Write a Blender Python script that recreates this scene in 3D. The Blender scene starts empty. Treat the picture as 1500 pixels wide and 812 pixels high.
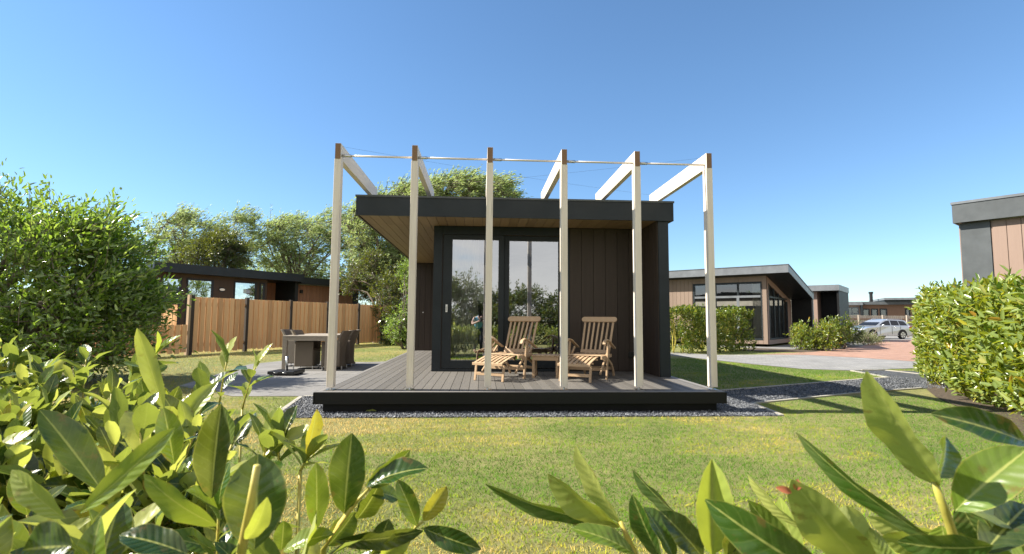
import bpy, math, random
import numpy as np
from mathutils import Vector, Matrix, noise
random.seed(7); rng = np.random.default_rng(11)
S = bpy.context.scene; COL = S.collection
R = math.radians

# ------------------------------------------------------------------ camera solve
CAM = np.array([2.0511, -6.5906, 1.1317]); YAW, PIT, ROL, FPX = .0589, .0829, .0074, 760.4
_cy, _sy, _cp, _sp = math.cos(YAW), math.sin(YAW), math.cos(PIT), math.sin(PIT)
FW = np.array([_sy*_cp, _cy*_cp, _sp]); RT = np.array([_cy, -_sy, 0.]); UP = np.cross(RT, FW)
RT, UP = math.cos(ROL)*RT+math.sin(ROL)*UP, -math.sin(ROL)*RT+math.cos(ROL)*UP
def ray(x, y): return FW + RT*(x-750)/FPX - UP*(y-406)/FPX
def at(x, y, d): return CAM + ray(x, y)*d                      # pixel of the 1500 px photo + depth
def G(x, y, Z=0.):                                             # pixel -> horizontal plane
    v = ray(x, y); return CAM + v*((Z-CAM[2])/v[2])
def on(px, o, u):                                              # distance along the line o + a*u seen at column px
    v = ray(px, 468)[:2]; o = np.array(o[:2]); u = np.array(u[:2])
    M = np.array([[u[0], -v[0]], [u[1], -v[1]]]); return float(np.linalg.solve(M, CAM[:2]-o)[0])

# ------------------------------------------------------------------ materials
def mat(name, base=(.5, .5, .5), rough=.6, metal=0., spec=.5):
    m = bpy.data.materials.new(name); m.use_nodes = True
    b = m.node_tree.nodes['Principled BSDF']
    b.inputs['Base Color'].default_value = (*base, 1); b.inputs['Roughness'].default_value = rough
    b.inputs['Metallic'].default_value = metal; b.inputs['Specular IOR Level'].default_value = spec
    return m
class N:
    def __init__(s, m): s.t = m.node_tree; s.n = s.t.nodes; s.l = s.t.links; s.b = s.n.get('Principled BSDF')
    def add(s, k, **kw):
        x = s.n.new(k)
        for a, v in kw.items():
            if a in x.inputs.keys() if isinstance(a, str) else False: x.inputs[a].default_value = v
            else: setattr(x, a, v)
        return x
    def lk(s, a, b): s.l.new(a, b)
    def ramp(s, fac, stops):
        r = s.n.new('ShaderNodeValToRGB'); e = r.color_ramp.elements
        while len(e) < len(stops): e.new(.5)
        for i, (p, c) in enumerate(stops): e[i].position = p; e[i].color = (*c, 1) if len(c) == 3 else c
        s.lk(fac, r.inputs[0]); return r.outputs[0]
    def noise(s, scale=5, detail=4, rough=.55, vec=None, dist=0):
        x = s.n.new('ShaderNodeTexNoise'); x.inputs['Scale'].default_value = scale
        x.inputs['Detail'].default_value = detail; x.inputs['Roughness'].default_value = rough
        x.inputs['Distortion'].default_value = dist
        if vec is not None: s.lk(vec, x.inputs['Vector'])
        return x.outputs['Fac']
    def coord(s, which='Object', scale=None):
        c = s.n.new('ShaderNodeTexCoord').outputs[which]
        if scale is None: return c
        m = s.n.new('ShaderNodeMapping'); m.inputs['Scale'].default_value = scale; s.lk(c, m.inputs[0]); return m.outputs[0]
    def pos(s, scale=(1, 1, 1), rot=(0, 0, 0)):
        c = s.n.new('ShaderNodeNewGeometry').outputs['Position']
        m = s.n.new('ShaderNodeMapping'); m.inputs['Scale'].default_value = scale; m.inputs['Rotation'].default_value = rot
        s.lk(c, m.inputs[0]); return m.outputs[0]
    def mix(s, fac, a, b, mode='MIX'):
        x = s.n.new('ShaderNodeMix'); x.data_type = 'RGBA'; x.blend_type = mode
        for i, v in ((0, fac), (6, a), (7, b)):
            if isinstance(v, (int, float)): x.inputs[i].default_value = v
            elif isinstance(v, tuple): x.inputs[i].default_value = (*v, 1)
            else: s.lk(v, x.inputs[i])
        return x.outputs[2]
    def math(s, op, a, b=0., c=0.):
        x = s.n.new('ShaderNodeMath'); x.operation = op
        for i, v in enumerate((a, b, c)):
            if isinstance(v, (int, float)): x.inputs[i].default_value = v
            else: s.lk(v, x.inputs[i])
        return x.outputs[0]
    def island(s): return s.n.new('ShaderNodeNewGeometry').outputs['Random Per Island']
    def bump(s, h, strength=.3, dist=.01):
        x = s.n.new('ShaderNodeBump'); x.inputs['Strength'].default_value = strength; x.inputs['Distance'].default_value = dist
        s.lk(h, x.inputs['Height']); s.lk(x.outputs[0], s.b.inputs['Normal'])
    def col(s, c): s.lk(c, s.b.inputs['Base Color'])
    def rough(s, c): s.lk(c, s.b.inputs['Roughness'])

def painted(name, c, rough=.45, var=.18, bump=.05):
    m = mat(name, c, rough, spec=.28); n = N(m); f = n.noise(3, 6, .6, n.pos())
    n.col(n.ramp(f, [(.3, tuple(x*(1-var) for x in c)), (.7, tuple(x*(1+var) for x in c))]))
    n.rough(n.math('MULTIPLY_ADD', n.noise(9, 3, .5, n.pos()), .25, rough-.12))
    n.bump(n.noise(120, 2, .5, n.pos()), bump, .002); return m
def wood(name, a, b, scale=(30, 30, 2), rough=.65, knots=True, var=.25):
    spec_ = .3
    """grain runs along the world axis with the small scale; each board (island) gets its own tone"""
    m = mat(name, a, rough, spec=spec_); n = N(m); v = n.pos(scale)
    isl = n.island()
    vv = n.n.new('ShaderNodeVectorMath'); vv.operation = 'ADD'; n.lk(v, vv.inputs[0])
    cc = n.n.new('ShaderNodeCombineXYZ'); n.lk(n.math('MULTIPLY', isl, 37.), cc.inputs[0]); n.lk(n.math('MULTIPLY', isl, 19.), cc.inputs[2]); n.lk(cc.outputs[0], vv.inputs[1])
    g = n.noise(1., 5, .65, vv.outputs[0], .6)
    c = n.ramp(g, [(.3, a), (.7, b)])
    c = n.mix(.5, c, n.ramp(isl, [(0, tuple(x*(1-var) for x in a)), (.5, b), (1, tuple(min(1, x*(1+var)) for x in b))]))
    if knots:
        k = n.n.new('ShaderNodeTexVoronoi'); k.inputs['Scale'].default_value = .35; n.lk(vv.outputs[0], k.inputs['Vector'])
        c = n.mix(n.ramp(k.outputs['Distance'], [(.0, (.75,)*3), (.09, (0,)*3)]), c, tuple(x*.4 for x in a))
    n.col(c); n.bump(g, .25, .003); return m

M = {}
M['anthracite'] = painted('anthracite_metal', (.015, .020, .024), .42)
M['anthracite_grey'] = painted('grey_metal', (.075, .083, .09), .45)
M['trim_light'] = painted('light_grey_metal', (.14, .152, .17), .4)
M['black_board'] = painted('black_board', (.0035, .004, .005), .55)
M['clad_dark'] = wood('dark_brown_cladding', (.034, .025, .019), (.052, .038, .030), (25, 25, 1.2), .6, False, .1)
M['clad_brown'] = wood('brown_cladding', (.15, .085, .055), (.20, .115, .075), (25, 25, 1.2), .6, False, .08)
M['clad_tan'] = wood('tan_cladding', (.19, .14, .11), (.23, .17, .135), (25, 25, 1.2), .6, False, .06)
M['clad_pink'] = wood('pinkish_cladding', (.22, .155, .125), (.26, .185, .15), (25, 25, 1.2), .6, False, .04)
M['soffit'] = wood('soffit_board', (.19, .125, .072), (.25, .17, .10), (25, 2, 25), .55, False, .12)
M['deck'] = wood('grey_deck_board', (.095, .088, .080), (.135, .126, .115), (40, 2.5, 40), .6, False, .16)
M['deck_edge'] = wood('deck_edge_board', (.15, .14, .13), (.2, .19, .18), (2.5, 40, 40), .6, False, .05)
M['larch'] = wood('pale_larch', (.50, .435, .365), (.76, .69, .61), (28, 28, 1.6), .55, True, .07)
M['larch_beam'] = wood('pale_larch_beam', (.52, .45, .37), (.77, .70, .61), (28, 1.6, 28), .55, True, .07)
M['end_grain'] = wood('end_grain', (.13, .075, .045), (.22, .13, .075), (60, 3, 60), .7, False, .1)
M['teak'] = wood('teak', (.33, .22, .13), (.47, .33, .205), (30, 3, 30), .5, False, .15)
M['fence_wood'] = wood('larch_fence_board', (.50, .25, .11), (.80, .47, .24), (22, 22, 1.5), .65, True, .3)
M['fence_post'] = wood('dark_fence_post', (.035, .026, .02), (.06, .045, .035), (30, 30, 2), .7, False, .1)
M['fence_post_lit'] = wood('fence_post_sunlit', (.34, .24, .16), (.42, .3, .2), (30, 30, 2), .7, False, .1)  # post wood in a lighter tone, sunlight on its side put into the colour
M['far_fence'] = wood('grey_fence_board', (.30, .25, .2), (.42, .36, .3), (10, 10, 1), .7, False, .15)
M['steel'] = mat('steel', (.55, .55, .55), .3, 1.)
M['rod'] = mat('rod_steel', (.62, .58, .54), .45, .6)
M['cable'] = mat('cable', (.05, .05, .05), .4, .5)
M['black_plastic'] = mat('black_plastic', (.01, .01, .011), .35)
M['white_plastic'] = mat('white_plastic', (.75, .75, .73), .35)
M['kerb'] = painted('kerb_concrete', (.33, .31, .27), .85, .12, .4)
M['wicker'] = mat('wicker', (.26, .22, .18), .7)
def _w():
    n = N(M['wicker']); v = n.pos((1, 1, 1))
    w = n.add('ShaderNodeTexWave'); w.inputs['Scale'].default_value = 22; w.bands_direction = 'Z'; w.inputs['Distortion'].default_value = 1.5; n.lk(v, w.inputs[0])
    n.col(n.ramp(w.outputs['Fac'], [(0, (.085, .068, .05)), (1, (.25, .205, .155))])); n.bump(w.outputs['Fac'], .6, .006)
_w()
M['table_wood'] = wood('weathered_table', (.24, .205, .165), (.34, .295, .24), (20, 2, 20), .6, False, .06)
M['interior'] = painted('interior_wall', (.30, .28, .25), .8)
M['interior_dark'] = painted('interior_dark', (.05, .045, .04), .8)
M['interior_floor'] = wood('interior_floor', (.16, .11, .07), (.24, .17, .11), (8, 1, 8), .4, False)
M['curtain'] = mat('sheer_curtain', (.8, .78, .72), .9)
def _c():
    n = N(M['curtain']); t = n.add('ShaderNodeBsdfTranslucent'); t.inputs[0].default_value = (.8, .78, .72, 1)
    tr = n.add('ShaderNodeBsdfTransparent'); a = n.add('ShaderNodeMixShader'); a.inputs[0].default_value = .5
    b = n.add('ShaderNodeMixShader'); b.inputs[0].default_value = .3
    n.lk(n.b.outputs[0], a.inputs[1]); n.lk(t.outputs[0], a.inputs[2]); n.lk(a.outputs[0], b.inputs[1]); n.lk(tr.outputs[0], b.inputs[2])
    n.lk(b.outputs[0], n.n['Material Output'].inputs[0])
_c()
def glass(name, refl, tint, rough=.0):
    m = mat(name); n = N(m); n.n.remove(n.b)
    g = n.add('ShaderNodeBsdfGlossy'); g.inputs['Roughness'].default_value = rough; g.inputs[0].default_value = (.93, .96, 1, 1)
    t = n.add('ShaderNodeBsdfTransparent'); t.inputs[0].default_value = (*tint, 1)
    lw = n.add('ShaderNodeLayerWeight'); lw.inputs[0].default_value = .35
    f = n.math('MULTIPLY_ADD', lw.outputs['Fresnel'], 1-refl, refl)
    x = n.add('ShaderNodeMixShader'); n.lk(f, x.inputs[0]); n.lk(t.outputs[0], x.inputs[1]); n.lk(g.outputs[0], x.inputs[2])
    n.lk(x.outputs[0], n.n['Material Output'].inputs[0]); return m
M['glass'] = glass('solar_glass', .42, (.86, .90, .88))
M['glass_cottage'] = glass('window_glass', .12, (.8, .83, .82))
M['glass_car'] = glass('car_glass', .15, (.10, .11, .12))

def ground_mats():
    m = mat('lawn_soil', (.1, .12, .03), .95); n = N(m); p = n.pos()
    a = n.noise(.55, 5, .6, p); b = n.noise(9, 6, .7, p)
    c = n.ramp(a, [(.35, (.10, .135, .018)), (.52, (.20, .20, .05)), (.66, (.34, .28, .11))])
    c = n.mix(.5, c, n.ramp(b, [(.3, (.05, .07, .012)), (.7, (.27, .26, .10))])); n.col(c)
    n.bump(n.noise(160, 3, .7, p), .8, .02); M['lawn_soil'] = m
    m = mat('grass_blade', (.1, .2, .03), .55, spec=.1); n = N(m); p = n.pos(); n.b.inputs['Roughness'].default_value = .5
    x = n.add('ShaderNodeSeparateXYZ'); n.lk(p, x.inputs[0])
    # dry straw band by the deck and to the left, greener to the right
    a = n.noise(.38, 4, .62, n.pos((.8, 1.7, 1)), .4); a2 = n.noise(2.2, 5, .7, n.pos((.7, 1.9, 1)))
    dry = n.math('ADD', n.math('MULTIPLY_ADD', x.outputs[0], -.055, .17), n.math('MULTIPLY_ADD', a, 3.4, -1.42))
    dry = n.math('ADD', dry, n.math('MULTIPLY_ADD', a2, 1.3, -.60))
    isl = n.island(); dry = n.math('ADD', dry, n.math('MULTIPLY_ADD', isl, .34, -.17))
    c = n.ramp(dry, [(.10, (.065, .17, .005)), (.36, (.15, .27, .008)), (.60, (.36, .34, .03)), (.86, (.60, .42, .14))])
    gn = n.n.new('ShaderNodeNewGeometry').outputs['Normal']; vm = n.n.new('ShaderNodeVectorMath'); vm.operation = 'SCALE'; n.lk(gn, vm.inputs[0]); vm.inputs['Scale'].default_value = .6
    va = n.n.new('ShaderNodeVectorMath'); va.operation = 'ADD'; n.lk(vm.outputs[0], va.inputs[0]); va.inputs[1].default_value = (-.15, 0, 1); vn = n.n.new('ShaderNodeVectorMath'); vn.operation = 'NORMALIZE'; n.lk(va.outputs[0], vn.inputs[0]); n.lk(vn.outputs[0], n.b.inputs['Normal'])
    t = n.add('ShaderNodeBsdfTranslucent'); n.lk(c, t.inputs[0]); n.col(c); mx = n.add('ShaderNodeMixShader'); mx.inputs[0].default_value = .15
    n.lk(n.b.outputs[0], mx.inputs[1]); n.lk(t.outputs[0], mx.inputs[2]); n.lk(mx.outputs[0], n.n['Material Output'].inputs[0]); M['grass_blade'] = m
    def pave(name, ca, cb, bw, bh, mortar, off=.5, rot=0., ms=.012):
        m = mat(name, ca, .85); n = N(m); p = n.pos((1, 1, 1), (0, 0, rot))
        b = n.add('ShaderNodeTexBrick'); b.offset = off; b.inputs['Scale'].default_value = 1; b.inputs['Brick Width'].default_value = bw; b.inputs['Row Height'].default_value = bh
        b.inputs['Mortar Size'].default_value = ms; b.inputs['Color1'].default_value = (*ca, 1); b.inputs['Color2'].default_value = (*cb, 1); b.inputs['Mortar'].default_value = (*mortar, 1)
        n.lk(p, b.inputs[0]); f = n.noise(1.3, 6, .65, p); f2 = n.noise(40, 3, .6, p)
        c = n.mix(.5, b.outputs['Color'], n.ramp(f, [(.25, (.25,)*3), (.75, (.8,)*3)]), 'OVERLAY')
        c = n.mix(.25, c, n.ramp(f2, [(.3, (.2,)*3), (.7, (.8,)*3)]), 'OVERLAY'); n.col(c)
        n.bump(n.math('SUBTRACT', f2, n.math('MULTIPLY', b.outputs['Fac'], .8)), .5, .006); return m
    M['patio'] = pave('patio_slab', (.155, .15, .147), (.185, .18, .175), .6, .6, (.10, .095, .09), 0., .12, .008)
    M['grey_pave'] = pave('grey_paver', (.19, .19, .19), (.24, .236, .23), .21, .105, (.16, .155, .15), .5, .5, .006)
    M['red_pave'] = pave('red_brick_paver', (.26, .145, .105), (.33, .195, .145), .21, .105, (.26, .17, .12), .5, .3, .006)
    m = mat('slate_gravel_bed', (.06, .065, .07), .8); n = N(m); v = n.add('ShaderNodeTexVoronoi'); v.inputs['Scale'].default_value = 45; n.lk(n.pos(), v.inputs[0])
    n.col(n.ramp(v.outputs['Color'], [(.2, (.025, .028, .034)), (.8, (.10, .105, .115))])); n.bump(v.outputs['Distance'], .9, .02); M['gravel_bed'] = m
    m = mat('slate_chip', (.16, .17, .19), .6); n = N(m); n.col(n.ramp(n.island(), [(0, (.03, .034, .042)), (.6, (.085, .092, .105)), (1, (.20, .21, .23))])); M['slate_chip'] = m
    m = mat('bark_mulch', (.12, .08, .05), .95); n = N(m); f = n.noise(30, 5, .7, n.pos()); n.col(n.ramp(f, [(.3, (.03, .022, .014)), (.7, (.13, .095, .065))])); n.bump(f, .9, .03); M['mulch'] = m
ground_mats()

def leafmat(name, stops, rough=.38, trans=.35, back=None, veins=False, spec=.5, tcol=None, patch=0., tm=.5):
    m = mat(name, (.1, .2, .05), rough, spec=spec); n = N(m); isl = n.island()
    c = n.ramp(isl, stops)
    if patch: c = n.mix(n.ramp(n.noise(patch, 3, .5, n.pos()), [(.4, (0,)*3), (.62, (.55,)*3)]), c, tuple(x*1.25 for x in stops[-1][1]))
    if veins:
        uv = n.add('ShaderNodeUVMap'); s = n.add('ShaderNodeSeparateXYZ'); n.lk(uv.outputs[0], s.inputs[0])
        u, v = s.outputs[0], n.math('ABSOLUTE', n.math('MULTIPLY_ADD', s.outputs[1], 2., -1.))
        w = n.math('SINE', n.math('MULTIPLY', n.math('SUBTRACT', n.math('MULTIPLY', u, 9.), n.math('MULTIPLY', v, 1.6)), 6.283))
        side = n.ramp(w, [(.86, (0,)*3), (.99, (1,)*3)])
        rib = n.ramp(v, [(.03, (1,)*3), (.075, (0,)*3)]); rim = n.ramp(v, [(.93, (0,)*3), (1., (1,)*3)])
        blot = n.noise(45, 4, .6, n.coord('Object'))
        c = n.mix(n.math('MULTIPLY', blot, .45), c, n.ramp(isl, [(p, tuple(x*.55 for x in q)) for p, q in stops]))
        c = n.mix(n.math('MULTIPLY', side, .10), c, (.30, .36, .10))
        c = n.mix(n.math('MULTIPLY', rib, .6), c, (.46, .47, .14)); c = n.mix(n.math('MULTIPLY', rim, .5), c, (.42, .38, .08))
        tip = n.ramp(n.math('ADD', u, n.math('MULTIPLY', n.math('SUBTRACT', isl, .9), .35)), [(.965, (0,)*3), (.99, (1,)*3)])
        c = n.mix(n.math('MULTIPLY', tip, .8), c, (.16, .07, .03))
        sp = n.ramp(n.noise(38, 4, .6, n.coord('Object')), [(.61, (0,)*3), (.66, (1,)*3)]); c = n.mix(n.math('MULTIPLY', n.math('MULTIPLY', sp, n.math('MULTIPLY_ADD', v, .75, .15)), .8), c, (.14, .07, .025)); du = n.ramp(n.noise(14, 5, .65, n.coord('Object')), [(.45, (0,)*3), (.7, (.35,)*3)]); c = n.mix(du, c, (.20, .22, .10))
        h = n.math('ADD', n.math('MULTIPLY', w, -.24), n.math('MULTIPLY', n.noise(25, 3, .5, n.coord('Object')), 1.2)); n.bump(h, .45, .0016)
        n.rough(n.math('MULTIPLY_ADD', blot, .22, rough-.1))
    if back:
        c = n.mix(n.n.new('ShaderNodeNewGeometry').outputs['Backfacing'], c, n.mix(.75, c, back))
    n.col(c); t = n.add('ShaderNodeBsdfTranslucent')
    n.lk(n.mix(1., n.mix(tm, c, tcol or (.42, .44, .03)), (1.6, 1.6, 1.2), 'MULTIPLY'), t.inputs[0])
    x = n.add('ShaderNodeMixShader'); x.inputs[0].default_value = trans
    n.lk(n.b.outputs[0], x.inputs[1]); n.lk(t.outputs[0], x.inputs[2]); n.lk(x.outputs[0], n.n['Material Output'].inputs[0]); return m
LAUREL = [(0, (.010, .034, .007)), (.45, (.020, .062, .010)), (.68, (.05, .112, .014)), (.84, (.13, .20, .022)), (.93, (.30, .32, .03)), (1, (.58, .40, .05))]
M['laurel_near'] = leafmat('laurel_leaf', LAUREL, .24, .30, (.20, .26, .07), True, tm=.27)
M['laurel_pale'] = leafmat('laurel_leaf_pale', [(0, (.19, .27, .04)), (.5, (.31, .37, .08)), (1, (.46, .46, .14))], .32, .36, (.42, .44, .18), True)
M['laurel_hedge'] = leafmat('laurel_hedge_leaf', [(0, (.03, .07, .008)), (.4, (.085, .15, .015)), (.78, (.20, .25, .025)), (.93, (.42, .38, .04)), (1, (.5, .27, .05))], .26, .36, (.2, .26, .08))
M['laurel_far'] = leafmat('laurel_far_leaf', [(0, (.02, .055, .01)), (.6, (.06, .11, .017)), (.9, (.15, .19, .035)), (1, (.30, .26, .06))], .3, .3)
M['willow'] = leafmat('willow_leaf', tcol=(.38, .46, .16), stops=[(0, (.10, .16, .05)), (.5, (.23, .31, .13)), (1, (.46, .52, .34))], rough=.62, trans=.4, spec=.2, back=(.24, .29, .15))
M['sallow'] = leafmat('sallow_leaf', tcol=(.28, .42, .04), stops=[(0, (.05, .11, .015)), (.4, (.13, .22, .03)), (.8, (.26, .36, .06)), (1, (.48, .52, .2))], rough=.24, trans=.32, back=(.19, .25, .12))
M['dark_leaf'] = leafmat('dark_leaf', [(0, (.02, .045, .012)), (1, (.06, .10, .03))], .45, .2)
M['grey_leaf'] = leafmat('grey_leaf', [(0, (.12, .15, .07)), (1, (.24, .27, .14))], .6, .2)
M['bark'] = wood('bark', (.09, .07, .055), (.2, .165, .13), (14, 14, 3), .9, False, .1)
M['stem'] = mat('green_stem', (.36, .34, .07), .5)
def _s():
    n = N(M['stem']); f = n.noise(30, 4, .6, n.coord('Object')); n.col(n.ramp(f, [(.3, (.30, .30, .05)), (.6, (.46, .38, .08)), (.8, (.25, .13, .05))]))
_s()
M['brown_stem'] = mat('brown_stem', (.15, .1, .06), .8)

# ------------------------------------------------------------------ mesh helpers
def link(name, me, m, parent=None):
    o = bpy.data.objects.new(name, me); COL.objects.link(o)
    for x in (m if isinstance(m, (list, tuple)) else [m]): me.materials.append(x)
    if parent: o.parent = parent
    return o
def tag(o, label=None, cat=None, group=None, kind=None):
    if label: o['label'] = label
    if cat: o['category'] = cat
    if group: o['group'] = group
    if kind: o['kind'] = kind
    return o
def thing(name, loc, label, cat, group=None, rz=0.):
    """Empty at the base; children keep world coordinates when rz == 0 and 'flat' is set"""
    o = bpy.data.objects.new(name, None); COL.objects.link(o); o.location = loc; o.rotation_euler = (0, 0, rz); o.empty_display_size = .2
    tag(o, label, cat, group); return o
class MB:
    def __init__(s, o=(0, 0, 0), u=(1, 0), n=None):
        """local frame: a along u, b along n (defaults to u turned left), c up"""
        s.v = []; s.f = []; s.o = np.array(o, float); s.u = np.array([u[0], u[1], 0.]); s.u /= np.linalg.norm(s.u)
        s.n_ = np.array([-s.u[1], s.u[0], 0.]) if n is None else np.array([n[0], n[1], 0.]); s.mi = []; s.m = 0
    def P(s, a, b, c): return s.o + s.u*a + s.n_*b + np.array([0, 0, c])
    def quad(s, pts, raw=False):
        k = len(s.v); s.v += [tuple(p) if raw else tuple(s.P(*p)) for p in pts]; s.f.append(tuple(range(k, k+len(pts)))); s.mi.append(s.m)
    def hexa(s, pts, raw=False):
        k = len(s.v); s.v += [tuple(p) if raw else tuple(s.P(*p)) for p in pts]
        for q in ((0, 3, 2, 1), (4, 5, 6, 7), (0, 1, 5, 4), (1, 2, 6, 5), (2, 3, 7, 6), (3, 0, 4, 7)): s.f.append(tuple(k+i for i in q)); s.mi.append(s.m)
    def box(s, a0, a1, b0, b1, c0, c1):
        s.hexa([(a0, b0, c0), (a1, b0, c0), (a1, b1, c0), (a0, b1, c0), (a0, b0, c1), (a1, b0, c1), (a1, b1, c1), (a0, b1, c1)])
    def bar(s, p, q, w, h, up=(0, 0, 1)):
        p = Vector(s.P(*p)); q = Vector(s.P(*q)); d = (q-p).normalized(); up = Vector(up)
        x = d.cross(up); x = x.normalized() if x.length > 1e-4 else Vector((1, 0, 0)); z = x.cross(d)
        x *= w/2; z *= h/2
        s.hexa([p-x-z, p+x-z, q+x-z, q-x-z, p-x+z, p+x+z, q+x+z, q-x+z], True)
    def tube(s, pts, r, k=8, cap=True, raw=False):
        pts = [Vector(p) if raw else Vector(s.P(*p)) for p in pts]; rs = r if isinstance(r, (list, tuple)) else [r]*len(pts); base = len(s.v)
        for i, p in enumerate(pts):
            d = (pts[min(i+1, len(pts)-1)]-pts[max(i-1, 0)]); d = d.normalized() if d.length > 1e-9 else Vector((0, 0, 1))
            x = d.cross(Vector((0, 0, 1)) if abs(d.z) < .95 else Vector((1, 0, 0))).normalized(); y = d.cross(x)
            for j in range(k):
                t = 2*math.pi*j/k; s.v.append(tuple(p+(x*math.cos(t)+y*math.sin(t))*rs[i]))
        for i in range(len(pts)-1):
            for j in range(k):
                a = base+i*k+j; b = base+i*k+(j+1) % k; s.f.append((a, b, b+k, a+k)); s.mi.append(s.m)
        if cap:
            s.f.append(tuple(base+j for j in range(k))[::-1]); s.mi.append(s.m); s.f.append(tuple(base+(len(pts)-1)*k+j for j in range(k))); s.mi.append(s.m)
    def wall(s, L, z0, z1, th, openings=(), a0=0.):
        """wall from a0..L in the a direction, b from 0 back to -th, with rectangular openings (a, b, z, z)"""
        xs = sorted({a0, L, *[x for o in openings for x in o[:2]]})
        for x0, x1 in zip(xs[:-1], xs[1:]):
            cuts = sorted([(o[2], o[3]) for o in openings if o[0] <= x0+1e-6 and o[1] >= x1-1e-6]); z = z0
            for c0, c1 in cuts:
                if c0 > z+1e-4: s.box(x0, x1, -th, 0, z, c0)
                z = c1
            if z < z1-1e-4: s.box(x0, x1, -th, 0, z, z1)
    def boards(s, L, z0, z1, w, gap=.008, proud=.018, openings=(), a0=0., zt=None):
        """vertical cladding boards standing proud of a wall"""
        k = max(1, round((L-a0)/w)); w = (L-a0)/k
        for i in range(k):
            x0, x1 = a0+i*w+gap/2, a0+(i+1)*w-gap/2; c = (x0+x1)/2
            segs = [(z0, z1)]
            for o in openings:
                if o[0] < c < o[1]:
                    ns = []
                    for q0, q1 in segs:
                        if o[2] > q0: ns.append((q0, min(q1, o[2])))
                        if o[3] < q1: ns.append((max(q0, o[3]), q1))
                    segs = ns
            for q0, q1 in segs:
                if q1-q0 > .02: s.box(x0, x1, .001, proud, q0, q1)
    def build(s, name, m, parent=None, smooth=False, bevel=0.):
        me = bpy.data.meshes.new(name); me.from_pydata([tuple(float(c) for c in p) for p in s.v], [], s.f)
        if any(s.mi): me.polygons.foreach_set('material_index', s.mi)
        if smooth: me.polygons.foreach_set('use_smooth', [True]*len(me.polygons))
        me.update()
        import bmesh
        bm = bmesh.new(); bm.from_mesh(me); bmesh.ops.recalc_face_normals(bm, faces=bm.faces); bm.to_mesh(me); bm.free()
        o = link(name, me, m, parent)
        if bevel: b = o.modifiers.new('bevel', 'BEVEL'); b.width = bevel; b.segments = 2; b.limit_method = 'ANGLE'
        return o
def place(root):
    """children were written in world coordinates: cancel the root's own offset"""
    bpy.context.view_layer.update()
    inv = Matrix.Translation(-Vector(root.location))
    for c in root.children: c.matrix_parent_inverse = inv
def flat(name, pts, z, m, label=None, kind='structure', holes=None):
    mb = MB(); k = [(p[0], p[1], z) for p in pts]; mb.quad(k, True)
    o = mb.build(name, m); tag(o, kind=kind); 
    for p in o.data.polygons:
        if p.normal.z < 0: o.data.flip_normals(); break
    return o

# ------------------------------------------------------------------ leaves (vectorised)
def unit(a): return a/np.maximum(np.linalg.norm(a, axis=-1, keepdims=True), 1e-9)
def template(rows, cols):
    """grid leaf: u along, v across; profile is a laurel-like ellipse with a pointed tip"""
    u = np.linspace(0, 1, rows); vs = np.linspace(-1, 1, cols); pr = np.sin(np.pi*np.clip(u, 0, 1)**1.12)**.58; pr[0] = .04; pr[-1] = .05
    uu, vv = np.meshgrid(u, vs, indexing='ij'); w = vv*pr[:, None]
    f = [(i*cols+j, i*cols+j+1, (i+1)*cols+j+1, (i+1)*cols+j) for i in range(rows-1) for j in range(cols-1)]
    return uu.ravel(), w.ravel(), np.array(f), np.stack([uu.ravel(), (vv.ravel()+1)/2], 1)
def leaves(name, c, d, nrm, L, W, m, parent=None, rows=0, cols=3, curl=.15, fold=.25, smooth=True, twist=0.):
    c = np.asarray(c, float); d = unit(np.asarray(d, float)); nrm = np.asarray(nrm, float); k = len(c)
    s = unit(np.cross(d, nrm)); nn = np.cross(s, d); L = np.broadcast_to(L, (k,)).astype(float); W = np.broadcast_to(W, (k,)).astype(float)
    if rows == 0: u = np.array([0, .45, 1, .45]); w = np.array([0, -1, 0, 1.]); f = np.array([(0, 1, 2, 3)]); uv = None
    elif rows == 1: u = np.array([0, .28, .7, 1, .7, .28]); w = np.array([0, -.95, -.8, 0, .8, .95]); f = np.array([(0, 1, 2, 3), (0, 3, 4, 5)]); uv = None
    else: u, w, f, uv = template(rows, cols)
    cu = np.broadcast_to(curl, (k,)); fo = np.broadcast_to(fold, (k,)); tw = np.broadcast_to(twist, (k,))
    up = (-cu[:, None]*(u**2)[None]*L[:, None] + fo[:, None]*np.abs(w)[None]*W[:, None]/2 + .085*W[:, None]*np.sin(u[None]*13+np.arange(k)[:, None]*2.1)*(np.abs(w)**2)[None]*(rows > 5))
    ang = tw[:, None]*u[None]
    sv = s[:, None]*np.cos(ang)[..., None] + nn[:, None]*np.sin(ang)[..., None]
    P = c[:, None] + d[:, None]*(u[None]*L[:, None]*(1-.25*cu[:, None]*u[None]))[..., None] + sv*(w[None]*W[:, None]/2)[..., None] + nn[:, None]*up[..., None]
    nv = len(u); V = P.reshape(-1, 3); F = (f[None]+(np.arange(k)*nv)[:, None, None]).reshape(-1, 4)
    me = bpy.data.meshes.new(name); me.vertices.add(len(V)); me.vertices.foreach_set('co', V.ravel().astype('f4'))
    me.loops.add(len(F)*4); me.loops.foreach_set('vertex_index', F.ravel().astype('i4'))
    me.polygons.add(len(F)); me.polygons.foreach_set('loop_start', np.arange(0, len(F)*4, 4, dtype='i4'))
    try: me.polygons.foreach_set('loop_total', np.full(len(F), 4, 'i4'))
    except Exception: pass
    if uv is not None:
        UV = me.uv_layers.new(name='UVMap'); q = np.tile(uv[f.ravel()], (k, 1)); UV.data.foreach_set('uv', q.ravel().astype('f4'))
    if smooth and rows > 1: me.polygons.foreach_set('use_smooth', np.ones(len(F), bool))
    me.update(); me.validate(); return link(name, me, m, parent)
def rdir(k, up=.3):
    v = rng.normal(size=(k, 3)); v[:, 2] += up; return unit(v)

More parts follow.
